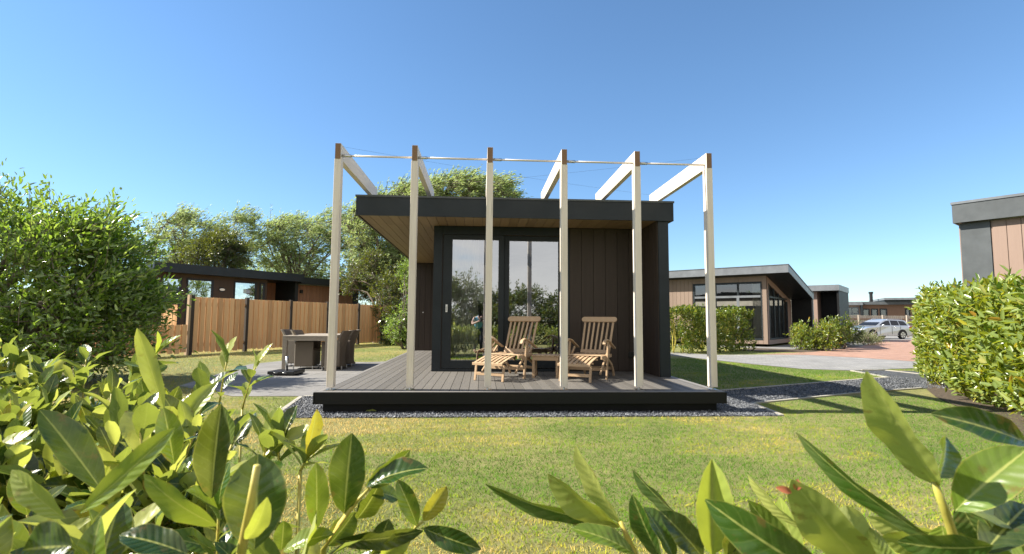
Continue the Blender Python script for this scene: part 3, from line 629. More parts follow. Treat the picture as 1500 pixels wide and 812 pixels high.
# ================================================================== dining set on the patio
dt = thing('dining_table', (-1.76, 5.9, .006), 'pale square-edged garden table with wicker chairs on the patio', 'table')
TX0, TX1, TY0, TY1 = -2.25, -1.25, 5.05, 6.95
mb = MB(); mb.box(TX0, TX1, TY0, TY1, .715, .76); mb.build('tabletop', M['table_wood'], dt, bevel=.004)
for x in (TX0, TX1-.09):
    for y in (TY0, TY1-.09): mb = MB(); mb.box(x, x+.09, y, y+.09, .006, .714); mb.build('leg', M['table_wood'], dt, bevel=.004)
mb = MB(); mb.box(TX0+.09, TX1-.09, TY0+.01, TY0+.05, .65, .714); mb.build('apron', M['table_wood'], dt); mb = MB(); mb.box(TX0+.09, TX1-.09, TY1-.05, TY1-.01, .65, .714); mb.build('apron', M['table_wood'], dt); place(dt)
def wicker():
    """tub chair: high flared back, seat box almost to the floor; faces -x local"""
    t = thing('wicker_chair', (0, 0, 0), '', 'chair', 'wicker chairs round the dining table')
    mb = MB(); n = 9; W = .27; prof = [(.20, .06), (.175, .15), (.165, .30), (.175, .45), (.205, .60), (.25, .74), (.30, .83), (.325, .862)]
    rows = []
    for k, (x, z) in enumerate(prof):
        rows.append([(x-.05*abs(2*j/n-1)**2.5*2, (2*j/n-1)*W, z) for j in range(n+1)])
    th = .045
    for k in range(len(rows)-1):
        for j in range(n):
            p = [rows[k][j], rows[k][j+1], rows[k+1][j+1], rows[k+1][j]]; mb.quad([(q[0], q[1], q[2]) for q in p]); mb.quad([(q[0]-th, q[1], q[2]) for q in p][::-1])
    for k in range(len(rows)-1):
        for j in (0, n): p, q = rows[k][j], rows[k+1][j]; mb.quad([p, q, (q[0]-th, q[1], q[2]), (p[0]-th, p[1], p[2])])
    for j in range(n): p, q = rows[-1][j], rows[-1][j+1]; mb.quad([p, q, (q[0]-th, q[1], q[2]), (p[0]-th, p[1], p[2])])
    mb.build('backrest', M['wicker'], t, True)
    mb = MB(); mb.box(-.28, .12, -.255, .255, .07, .43); mb.build('seat', M['wicker'], t, bevel=.03)
    for s in (-1, 1):
        mb = MB(); mb.box(-.27, .14, s*.262-.025, s*.262+.025, .07, .62); mb.build('armrest', M['wicker'], t, bevel=.02)
        for x in (-.25, .17): mb = MB(); mb.tube([(x, s*.22, .0), (x, s*.22, .08)], .016); mb.build('leg', M['steel'], t)
    return t
wc = wicker(); wc.location = (-1.20, 5.50, .007); wc['label'] = 'wicker chair with flared back on the deck side of the table, nearer the viewer'
dup(wc, (-1.18, 6.25, .007), R(4), 'wicker chair with flared back on the deck side of the table, behind the front one')
dup(wc, (-2.42, 6.30, .007), R(176), 'wicker chair on the fence side of the dining table, top edge showing left')
dup(wc, (-1.95, 5.62, .007), R(180), 'wicker chair pushed in under the front left of the dining table')
pb = thing('parasol_base', (-1.85, 4.25, .007), 'black square parasol base with a short steel tube on the patio', 'parasol base', None, R(-6))
mb = MB(); mb.box(-.27, .27, -.25, .25, .02, .085); mb.build('base_plate', M['black_plastic'], pb, bevel=.012)
mb = MB(); mb.tube([(0, 0, .085), (0, 0, .36)], .028, 14); mb.build('tube', M['steel'], pb, True)
for s in (-1, 1): mb = MB(); mb.tube([(s*.09-.035, -.25, .055), (s*.09-.03, -.285, .06), (s*.09+.03, -.285, .06), (s*.09+.035, -.25, .055)], .006, 6); mb.build('handle', M['steel'], pb, True)
for x in (-.22, .22):
    for y in (-.2, .2): mb = MB(); mb.tube([(x, y, 0), (x, y, .021)], .03, 10); mb.build('foot', M['black_plastic'], pb)
# ================================================================== wooden fence on the left
FA, FB = np.array([-6.82, 10.01]), np.array([-2.68, 18.4]); FU = (FB-FA)/np.linalg.norm(FB-FA); FN = np.array([FU[1], -FU[0]])
fe = thing('board_fence', (*FA, 0), 'high orange-brown vertical board fence with dark posts behind the patio', 'fence')
fa = [on(px, FA, FU) for px in (279.8, 360.5, 425, 478.7, 524.6, 558)]; fa.append(fa[-1]+1.9); fa.append(fa[-1]+1.9)
def panel(a0, a1, z0, z1, par, w=.125):
    mb = MB((*FA, 0), FU, FN); x = a0+.01
    while x < a1-.06:
        mb.box(x, min(x+.152, a1), .022, .044, z0+random.uniform(-.03, .012), z1+random.uniform(-.004, .004)); x += .205
    x = a0-.02
    while x < a1-.04:
        mb.box(max(x, a0), min(x+.10, a1), .0, .02, z0+random.uniform(.0, .03), z1-.006); x += .205
    o = mb.build('board_panel', M['fence_wood'], par)
    mb = MB((*FA, 0), FU, FN); 
    for z in (z0+.25, z1-.2): mb.box(a0, a1, -.045, -.002, z-.04, z+.04)
    mb.build('rail', M['fence_wood'], par)
HF = 1.78
for a0, a1 in zip(fa[:-1], fa[1:]): panel(a0+.055, a1-.055, .08, HF, fe)
for i, a in enumerate(fa):
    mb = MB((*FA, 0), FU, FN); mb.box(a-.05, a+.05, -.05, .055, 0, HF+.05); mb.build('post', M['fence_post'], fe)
    if i == 0: mb = MB((*FA, 0), FU, FN); mb.box(a-.12, a-.052, -.05, .05, 0, HF+.06); mb.build('post', M['fence_post_lit'], fe)  # strip on the near end post, its sunlit side painted paler
place(fe)
lf = thing('low_board_fence', (*(FA-FU*1.5), 0), 'low stretch of orange-brown board fence at the near end of the high fence', 'fence')
panel(fa[0]-4.6, fa[0]-.13, .08, .92, lf); panel_end = fa[0]-4.65
for a in (fa[0]-4.6, fa[0]-2.3): mb = MB((*FA, 0), FU, FN); mb.box(a-.04, a+.04, -.05, -.003, 0, .95); mb.build('post', M['fence_post'], lf)
place(lf)

# ================================================================== dark cabin behind the fence
LA, LB = np.array([-10.6, 14.4]), np.array([-4.3, 23.0]); LU = (LB-LA)/np.linalg.norm(LB-LA); LN = np.array([LU[1], -LU[0]]); LL = float(np.linalg.norm(LB-LA))
lc = thing('dark_cabin', (*LA, 0), 'long low dark cabin with a black flat roof behind the board fence', 'cabin')
ZR = 3.3; mb = MB((*LA, 0), LU, LN); asp = on(443, LA, LU)
mb.box(-.1, asp, -6, 0, ZR-.33, ZR-.003); mb.build('roof', M['anthracite'], lc)
mb = MB((*LA, 0), LU, LN); mb.box(asp+.003, LL, -5.4, -.25, ZR-.42, ZR-.12); mb.build('roof', M['anthracite'], lc)
mb = MB((*LA, 0), LU, LN); mb.box(-.13, asp, .001, .03, ZR-.36, ZR+.01); mb.box(asp+.003, LL+.03, -.249, -.22, ZR-.44, ZR-.10); mb.build('fascia', M['anthracite'], lc)
WO = LA-LN*.55
o2 = [(on(233, WO, LU), on(263, WO, LU), .25, 2.78), (on(270, WO, LU), on(310, WO, LU), .25, 2.78), (on(340, WO, LU), on(374, WO, LU), 1.0, 2.8), (on(378, WO, LU), on(386, WO, LU), 1.0, 2.8)]
ar0, ar1, aw1 = on(389, WO, LU), on(411, WO, LU), on(432, WO, LU)
mb = MB((*WO, 0), LU, LN); mb.wall(ar0, 0, ZR-.34, .15, o2); mb.box(ar0, ar0+.1, -1.6, -.151, 0, ZR-.34); mb.box(ar0, aw1, -1.75, -1.62, 0, ZR-.34); mb.box(0, .12, -5., -.151, 0, ZR-.34); mb.build('wall', M['clad_dark'], lc)
mb = MB((*WO, 0), LU, LN); mb.box(aw1-.08, aw1+.1, -1.6, .03, 0, ZR-.34); mb.box(aw1+.1, LL-.1, -.4, -.2, 0, ZR-.44); mb.box(LL-.45, LL-.05, -.6, -.17, 0, ZR-.44); mb.build('wall', M['anthracite'], lc)
mb = MB((*(WO-LN*.2), 0), LU, LN); mb.boards(LL-.47, .1, ZR-.46, .2, .01, .02, a0=aw1+.12); mb.build('cladding', M['clad_brown'], lc)
mb = MB((*(WO-LN*1.6), 0), LU, LN); mb.boards(aw1-.1, .1, ZR-.36, .2, .01, .02, a0=ar1); mb.build('cladding', M['clad_brown'], lc)
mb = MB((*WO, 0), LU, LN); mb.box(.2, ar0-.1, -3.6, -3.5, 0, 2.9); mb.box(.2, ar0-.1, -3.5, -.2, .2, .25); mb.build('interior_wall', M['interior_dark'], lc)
def window(par, o, u, n, a0, a1, z0, z1, fw=.06, depth=.05, muntins=(), fm='anthracite', gm='glass_cottage', name='window'):
    mb = MB(o, u, n); b0, b1 = -depth, .02
    mb.box(a0, a0+fw, b0, b1, z0, z1); mb.box(a1-fw, a1, b0, b1, z0, z1); mb.box(a0+fw, a1-fw, b0, b1, z0, z0+fw); mb.box(a0+fw, a1-fw, b0, b1, z1-fw, z1)
    for k in muntins:
        if k[0] == 'v': mb.box(k[1]-fw*.4, k[1]+fw*.4, b0+.003, b1-.003, z0+fw, z1-fw)
        else: mb.box(a0+fw, a1-fw, b0+.006, b1+.003, k[1]-fw*.4, k[1]+fw*.4)
    f = mb.build(name, M[fm], par); mb = MB(o, u, n); m_ = (b0+b1)/2-.01
    mb.quad([(a0+fw, m_, z0+fw), (a1-fw, m_, z0+fw), (a1-fw, m_, z1-fw), (a0+fw, m_, z1-fw)]); mb.build('glass', M[gm], f); return f
M['glass_left'] = glass('mirroring_window_glass', .5, (.5, .5, .5))
for q in o2: window(lc, (*WO, 0), LU, LN, *q, fw=.07, gm='glass_left')
al = on(323, WO, LU); mb = MB((*WO, 2.38), LU, LN); pts = [(al+.14*math.cos(t*6.283/16), .012, .075*math.sin(t*6.283/16)) for t in range(17)]; mb.tube(pts, .022, 6, False); wl = mb.build('wall_light', M['black_plastic'], lc, True)
mb = MB((*WO, 2.38), LU, LN); mb.quad([(al+.12*math.cos(t*6.283/16), .02, .06*math.sin(t*6.283/16)) for t in range(16)]); mb.build('diffuser', M['white_plastic'], wl)
for px in (442, 501): a = on(px, WO, LU); mb = MB((*WO, 0), LU, LN); mb.box(a-.06, a+.06, -.18, -.08, 2.42, 2.58); mb.build('wall_light', M['black_plastic'], lc)
place(lc)
mb = MB((*(WO-LN*1.45), 0), LU, LN); n_ = 24; a0, a1 = on(392, WO, LU), on(401, WO, LU)
for i in range(n_):
    p = a0+(a1-a0)*i/n_; q = a0+(a1-a0)*(i+1)/n_; mb.quad([(p, .03*math.sin(i*1.3), .3), (q, .03*math.sin(i*1.3+1.3), .3), (q, .03*math.sin(i*1.3+1.3), 2.85), (p, .03*math.sin(i*1.3), 2.85)])
tag(mb.build('curtain', M['curtain'], smooth=True), 'cream curtain hanging in the recess of the dark cabin', 'curtain')

# ================================================================== tan cottage on the right
CO, CU, CV = np.array([14.96, 16.18]), np.array([.73, -.69]), np.array([.69, .73]); CU /= np.linalg.norm(CU); CV = np.array([-CU[1], CU[0]])
tc_ = thing('tan_cottage', (*CO, 0), 'tan clad cottage with a sloping grey roof edge and tall corner windows', 'cottage')
HC = 3.62; OV = 1.0; LS = 4.7; DZ = 1.02
def zr_(b): return HC - max(0, b)*DZ/LS
front = (*CO, 0); nf = -CV
wz1 = 3.06; wf = [on(1016, CO, CU), on(1122, CO, CU)]
ops = [(wf[0], wf[1]-.1, .3, 2.98)]
mb = MB(front, CU, nf); mb.wall(0, .12, HC-.33, .15, ops, a0=-8.); mb.build('wall', M['clad_tan'], tc_)
mb = MB(front, CU, nf); mb.boards(-.003, .14, HC-.34, .2, .01, .02, openings=ops, a0=-8.); mb.build('cladding', M['clad_tan'], tc_)
# side wall, top follows the slope
mb = MB(front, CV, CU); sw = [(.30, 4.0, .3)]
def sl(mb, b0, b1, z0, z1a, z1b, y0, y1):
    mb.hexa([(b0, y0, z0), (b1, y0, z0), (b1, y1, z0), (b0, y1, z0), (b0, y0, z1a), (b1, y0, z1b), (b1, y1, z1b), (b0, y1, z1a)])
top = lambda b: zr_(b)-.36
sl(mb, .0, .30, .12, top(0), top(.3), -.15, 0); sl(mb, 3.8, LS, .12, top(3.8), top(LS), -.15, 0); mb.box(.3, 3.8, -.15, 0, .12, .32)
sl(mb, .3, 3.8, 0, 0, 0, -.01, 0) if False else None
k = len(mb.v); mb.hexa([(.3, -.15, top(.3)-.28), (3.8, -.15, top(3.8)-.28), (3.8, 0, top(3.8)-.28), (.3, 0, top(.3)-.28), (.3, -.15, top(.3)), (3.8, -.15, top(3.8)), (3.8, 0, top(3.8)), (.3, 0, top(.3))])
mb.build('wall', M['clad_pink'], tc_)
# roof: one sloping slab with a light edge
mb = MB(front, CU, CV)
def slab(a0, a1, b0, b1, t0, t1):
    mb.hexa([(a0, b0, zr_(b0)-t1), (a1, b0, zr_(b0)-t1), (a1, b1, zr_(b1)-t1), (a0, b1, zr_(b1)-t1), (a0, b0, zr_(b0)-t0), (a1, b0, zr_(b0)-t0), (a1, b1, zr_(b1)-t0), (a0, b1, zr_(b1)-t0)])
slab(-8.2, OV-.003, -.5, LS+.1, .02, .30); mb.build('roof', M['anthracite'], tc_)
mb = MB(front, CU, CV); mb.box(-2.2, OV+.03, -.532, -.502, HC-.33, HC); mb.box(-8.2, -2.206, -.532, -.502, HC-.33, HC); mb.build('fascia', M['trim_light'], tc_)
mb = MB(front, CU, CV); slab(OV, OV+.03, -.50, LS+.1, 0, .30); mb.build('fascia', M['trim_light'], tc_)
mb = MB(front, CU, CV); mb.box(-8.2, OV+.05, -.545, -.48, HC+.002, HC+.035); slab(OV-.03, OV+.05, -.478, LS+.1, -.035, -.002); mb.build('roof_edge_trim', M['anthracite_grey'], tc_)
mb = MB(front, CU, CV); mb.box(.01, OV-.06, LS-.02, LS+.08, .05, HC-DZ-.30); mb.build('fin_wall', M['black_board'], tc_)
mb = MB(front, CU, CV); mb.box(OV-.055, OV+.01, LS-.06, LS+.1, .05, HC-DZ-.30); mb.build('corner_trim', M['trim_light'], tc_)
mb = MB(front, CU, CV); mb.box(-8, -7.9, .16, 9, 0, 3.3); mb.box(-7.8, -.2, 5.2, 5.3, 0, 2.9); mb.box(-7.9, -.16, .16, 5.2, .12, .2); mb.box(-8, .1, 8.9, 9, 0, 2.5); mb.build('interior_wall', M['interior'], tc_)
mb = MB(front, CU, CV); mb.box(.0, .01, LS+.1, 9, 0, 2.5); mb.build('wall', M['clad_tan'], tc_)
zt = 2.30; av = [on(px, CO, CU) for px in (1049, 1082)]
window(tc_, front, CU, nf, wf[0], wf[1]-.1, .3, 2.98, .09, .06, [('v', av[0]), ('v', av[1]), ('h', zt)], 'anthracite')
mb = MB(front, CU, nf); mb.box(wf[0]+.09, wf[1]-.19, .024, .034, zt-.05, zt+.05); mb.box(av[1]-.06, av[1]+.06, .024, .033, .4, zt-.05); mb.build('window_bar', M['trim_light'], tc_)
# corner glazing on the side, sloping head
sg = MB(front, CV, CU); cuts = [.32, 1.25, 2.1, 2.95, 3.78]
for c in cuts: sl(sg, c, c+.07, .33, top(c)-.29, top(c+.07)-.29, -.06, .015) 
sg.box(.39, 3.78, -.05, .012, .33, .40); sg.box(.39, 3.78, -.05, .02, zt-.05, zt+.02) 
wn_ = sg.build('window', M['anthracite'], tc_); sg = MB(front, CV, CU); sg.quad([(.39, -.02, .4), (3.78, -.02, .4), (3.78, -.02, top(3.78)-.3), (.39, -.02, top(.39)-.3)]); sg.build('glass', M['glass_cottage'], wn_)
mb = MB((*(CO), 0), CU, CV); mb.box(-2.0, 1.3, -1.4, -.1, .0, .02); mb.box(.02, 1.3, -.1, 4.6, 0, .02); mb.build('terrace_slab', M['patio'], tc_)
place(tc_)
def cottage_curtain(o, u, n, a0, a1, b, z0, z1, label):
    mb = MB(o, u, n); k = 40
    for i in range(k):
        p = a0+(a1-a0)*i/k; q = a0+(a1-a0)*(i+1)/k; f = lambda j: b+.045*math.sin(j*1.25)
        mb.quad([(p, f(i), z0), (q, f(i+1), z0), (q, f(i+1), z1), (p, f(i), z1)])
    tag(mb.build('curtain', M['curtain'], smooth=True), label, 'curtain')
cottage_curtain(front, CU, nf, on(1101, CO, CU), on(1119, CO, CU), -.25, .35, 2.95, 'pale curtain in the right corner of the cottage front window')
cottage_curtain(front, CV, CU, .45, .95, -.25, .45, 2.7, 'pale curtain in the side window of the tan cottage, nearest its corner')

# second cottage behind it
K0 = G(1228, 417, 3.4)[:2]; kb = thing('dark_cottage', (*K0, 0), 'dark cottage end with a grey roof edge just right of the tan cottage', 'cottage')
mb = MB((*K0, 0), CU, CV); mb.box(-5, 0, 0, 4, 3.07, 3.38); mb.build('roof', M['anthracite'], kb)
mb = MB((*K0, 0), CU, CV); mb.box(-5, .03, -.03, -.002, 3.05, 3.4); mb.box(.002, .03, 0, 4, 3.05, 3.4); mb.build('fascia', M['trim_light'], kb)
mb = MB((*K0, 0), CU, CV); mb.box(-.12, -.01, .1, 4, 0, 3.06); mb.box(-5, -.12, 1.6, 1.8, 0, 3.06); mb.build('wall', M['black_board'], kb)
mb = MB((*K0, 0), CU, CV); mb.box(-1.75, -1.2, .35, 1.6, 0, 3.06); mb.build('wall', M['clad_pink'], kb); place(kb)

# far cabin and the grey fence in front of it
f0, f1 = G(1215, 442.4, 3.3)[:2], G(1352, 441.5, 3.3)[:2]; fu = (f1-f0)/np.linalg.norm(f1-f0); fn = np.array([fu[1], -fu[0]]); fl_ = float(np.linalg.norm(f1-f0))
fc = thing('far_cabin', (*f0, 0), 'distant low cabin with brown walls and grey flat roof beyond the parked car', 'cabin')
F = lambda px: on(px, f0, fu)
mb = MB((*f0, 0), fu, fn); mb.box(0, F(1265), -7, 0, 2.95, 3.3); mb.build('roof', M['trim_light'], fc)
mb = MB((*f0, 0), fu, fn); mb.box(F(1265), fl_, -7, -.3, 3.0, 3.3); mb.build('roof', M['anthracite_grey'], fc)
mb = MB((*f0, 0), fu, fn); mb.box(F(1296), F(1340)+3, -7, .3, 3.45, 3.66); mb.build('roof', M['trim_light'], fc)
mb = MB((*f0, 0), fu, fn); mb.box(F(1298), F(1352), -6.5, -.2, 3.31, 3.44); mb.box(F(1262), F(1264.5), -.6, .05, 0, 2.95); mb.build('wall', M['anthracite'], fc)
win = [(F(1240), F(1260), 1.0, 2.75)]; win2 = [(F(1266), F(1277.5), 1.0, 2.6), (F(1279), F(1290), 1.0, 2.6), (F(1292), F(1303.5), 1.0, 2.6), (F(1330), F(1338), 1.0, 2.6)]
mb = MB((*(f0-fn*.5), 0), fu, fn); mb.wall(F(1263), 0, 2.96, .2, win); mb.build('wall', M['clad_pink'], fc)
mb = MB((*(f0-fn*.9), 0), fu, fn); mb.wall(fl_, 0, 3.0, .2, win2, a0=F(1264)); mb.build('wall', M['clad_brown'], fc)
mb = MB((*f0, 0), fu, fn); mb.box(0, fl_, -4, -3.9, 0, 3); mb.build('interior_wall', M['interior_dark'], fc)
for q in win: window(fc, (*(f0-fn*.5), 0), fu, fn, *q, fw=.1, muntins=[('v', (q[0]+q[1])/2), ('h', 2.1)], fm='trim_light')
for q in win2: window(fc, (*(f0-fn*.9), 0), fu, fn, *q, fw=.12)
p = F(1284); mb = MB((*f0, 0), fu, fn); mb.tube([(p, -2, 3.3), (p, -2, 4.2)], .16, 10); mb.tube([(p, -2, 4.2), (p, -2, 4.4)], .22, 10); mb.build('flue', M['black_plastic'], fc); place(fc)
g0, g1 = at(1222, 480, 41.)[:2], at(1352, 480, 41.)[:2]; gu = (g1-g0)/np.linalg.norm(g1-g0); gn = np.array([gu[1], -gu[0]]); gl = float(np.linalg.norm(g1-g0))
gf = thing('grey_picket_fence', (*g0, 0), 'weathered pale board fence behind the silver car', 'fence')
mb = MB((*g0, 0), gu, gn); mb.boards(gl, .1, 1.70, .16, .03, .03); mb.build('board_panel', M['far_fence'], gf)
mb = MB((*g0, 0), gu, gn); mb.box(0, gl, .032, .07, 1.38, 1.46); mb.box(0, gl, .032, .07, .5, .58); mb.build('rail', M['clad_brown'], gf)
x = 0.
while x < gl: mb = MB((*g0, 0), gu, gn); mb.box(x-.06, x+.06, .075, .17, 0, 1.75); mb.build('post', M['far_fence'], gf); x += 1.9
place(gf)
B0 = np.array([16.0, 14.2]); 
# building at the right edge
r0, r1 = G(1397, 297, 3.55)[:2], G(1500, 283, 3.55)[:2]; ru = (r1-r0)/np.linalg.norm(r1-r0); rn = np.array([ru[1], -ru[0]]); rn = rn if rn@(CAM[:2]-r0) > 0 else -rn
rb = thing('edge_cottage', (*r0, 0), 'tall tan and grey clad cottage wall rising behind the laurel hedge at the right', 'cottage')
Q = lambda px: on(px, r0-rn*.12, ru)
mb = MB((*r0, 0), ru, rn); mb.box(0, 5.5, -5.5, -.003, 3.15, 3.53); mb.build('roof', M['anthracite_grey'], rb)
mb = MB((*r0, 0), ru, rn); mb.box(-.03, 5.5, 0, .03, 3.13, 3.50); mb.box(-.03, -.002, -5.5, -.003, 3.13, 3.50); mb.build('fascia', M['anthracite_grey'], rb)
mb = MB((*r0, 0), ru, rn); mb.box(-.045, 5.5, -.05, .045, 3.502, 3.55); mb.box(-.045, .0, -5.5, -.052, 3.502, 3.55); mb.build('roof_edge_trim', M['trim_light'], rb)
mb = MB((*(r0-rn*.12), 0), ru, rn); mb.box(.05, Q(1460), -.1, .02, 0, 3.12); mb.build('wall', M['anthracite_grey'], rb)
mb = MB((*(r0-rn*.12), 0), ru, rn); mb.box(.035, .05, -5, .02, 0, 3.12); mb.box(Q(1460)+.01, 5.4, -.1, -.0, 0, 3.12); mb.build('wall', M['clad_pink'], rb)
mb = MB((*(r0-rn*.12), 0), ru, rn); mb.boards(5.4, .1, 3.11, .20, .01, .02, a0=Q(1463)); mb.build('cladding', M['clad_pink'], rb); place(rb)

# ================================================================== silver estate car
def car():
    P0 = G(1306.5, 496.6); t = thing('parked_car', (P0[0], P0[1], .012), 'silver estate car parked before the pale fence', 'car')
    f = -.90*RT[:2]-.20*np.array([_sy, _cy]); f /= np.linalg.norm(f); t.rotation_euler = (0, 0, math.atan2(f[1], f[0])); t.scale = (.95, .95, .93)
    # local: +x forward, +y left side (the side we see); rear wheel hub at x = 0
    M['car_paint'] = mat('silver_car_paint', (.50, .53, .58), .28, .6); M['car_paint'].node_tree.nodes['Principled BSDF'].inputs['Coat Weight'].default_value = .8
    M['tyre'] = mat('tyre', (.012, .012, .013), .8); M['tail'] = mat('tail_lamp', (.35, .01, .01), .2); M['head'] = mat('head_lamp', (.8, .82, .85), .1)
    out = [(-.86, .42), (-.84, .30), (-.34, .26), (3.0, .24), (3.50, .30), (3.55, .52), (3.47, .70), (3.15, .83), (2.5, .94), (2.20, .985), (1.0, .98), (-.2, .99), (-.75, .98), (-.85, .85)]
    Wd = .89; n = len(out); mb = MB()
    secs = [(-.86, -.04), (-Wd, .0), (-Wd, .0), (Wd, .0), (Wd, .0), (.86, -.04)]
    ring = []
    cx = 1.3
    for y, s in ((-Wd, .985), (-Wd+.06, 1.), (Wd-.06, 1.), (Wd, .985)): ring.append([((x-cx)*s+cx, y if .35 < z < .95 else y*.97, z if s == 1 else .5+(z-.5)*.96) for x, z in out])
    for a, b in zip(ring[:-1], ring[1:]):
        for i in range(n): j = (i+1) % n; mb.quad([a[i], a[j], b[j], b[i]])
    mb.quad(ring[0][::-1]); mb.quad(ring[-1]); body = mb.build('body', M['car_paint'], t, bevel=.03)
    cab = [(-.78, .965), (-.62, 1.25), (-.45, 1.40), (.0, 1.455), (.9, 1.475), (1.35, 1.42), (1.75, 1.25), (2.28, .965)]
    def yy_(z): return .83-(z-.96)*.42
    mb = MB(); L = [(x, yy_(z), z) for x, z in cab]; Rr = [(x, -yy_(z), z) for x, z in cab]
    for i in range(len(cab)-1): mb.quad([L[i], L[i+1], Rr[i+1], Rr[i]])
    mb.quad(L); mb.quad(Rr[::-1]); mb.build('cabin_shell', M['car_paint'], t, bevel=.02)
    for s in (1, -1):
        for w in ([(-.55, 1.02), (-.45, 1.24), (-.32, 1.33), (.13, 1.37), (.13, 1.02)], [(.19, 1.02), (.19, 1.375), (.86, 1.39), (.90, 1.02)], [(.97, 1.02), (.95, 1.385), (1.28, 1.35), (1.66, 1.2), (1.98, 1.02)]):
            mb = MB(); o1 = [(x, s*(yy_(z)+.004), z) for x, z in w]; o2_ = [(x, s*(yy_(z)-.01), z) for x, z in w]; mb.quad(o1); mb.quad(o2_[::-1])
            for i in range(len(w)): j = (i+1) % len(w); mb.quad([o1[i], o2_[i], o2_[j], o1[j]])
            mb.build('side_window', M['glass_car'] if False else M['black_plastic'], t)
        mb = MB(); mb.tube([(-.35, s*.62, 1.45), (-.25, s*.62, 1.50), (1.0, s*.62, 1.525), (1.15, s*.62, 1.47)], .018, 6); mb.build('roof_rail', M['steel'], t, True)
        mb = MB(); mb.box(1.66, 1.84, s*.93-.08, s*.93+.06, .96, 1.08); mb.build('wing_mirror', M['car_paint'], t, bevel=.03)
        for x in (.62, 1.5): mb = MB(); mb.box(x-.08, x+.08, s*.895-.01, s*.895+.018, .86, .885); mb.build('door_handle', M['steel'], t, bevel=.005)
        mb = MB(); mb.box(-.87, -.62, s*.78-.09, s*.78+.115, .80, .93); mb.build('tail_light', M['tail'], t, bevel=.02)
        mb = MB(); mb.box(3.15, 3.5, s*.74-.12, s*.74+.1, .64, .76); mb.build('headlight', M['head'], t, bevel=.03)
        for x in (0, 2.64):
            mb = MB(); pts = [(x+.40*math.cos(a), s*.893, .33+.40*math.sin(a)) for a in [math.pi*i/12*1.06-.1 for i in range(13)]]
            mb.quad([(q[0], q[1], max(q[2], .2)) for q in pts]); mb.build('wheel_arch', M['tyre'], t)
            w = MB(); w.tube([(x, s*.70, .32), (x, s*.90, .32)], [.31, .31], 28); wo = w.build('wheel', M['tyre'], t, bevel=.02)
            w = MB(); w.tube([(x, s*.895, .32), (x, s*.912, .32)], .215, 24); w.build('rim', M['steel'], wo)
            w = MB()
            for k in range(5):
                a = k*1.2566+.3; w.bar((x+.05*math.cos(a+.63), s*.9135, .32+.05*math.sin(a+.63)), (x+.2*math.cos(a+.63), s*.9135, .32+.2*math.sin(a+.63)), .045, .006, (0, 1, 0))
            w.build('rim_gap', M['tyre'], wo)
    for xs in ((.92,), (.16,), (1.98,)):
        for s in (1, -1): mb = MB(); mb.box(xs[0]-.006, xs[0]+.006, s*.885, s*.896, .34, .96); mb.build('door_gap', M['black_plastic'], t)
    mb = MB(); o = [(2.22, .76, 1.0), (1.78, .68, 1.245), (1.78, -.68, 1.245), (2.22, -.76, 1.0)]; mb.quad([(p[0]+.012, p[1], p[2]+.012) for p in o]); mb.build('windscreen', M['black_plastic'], t)
car()
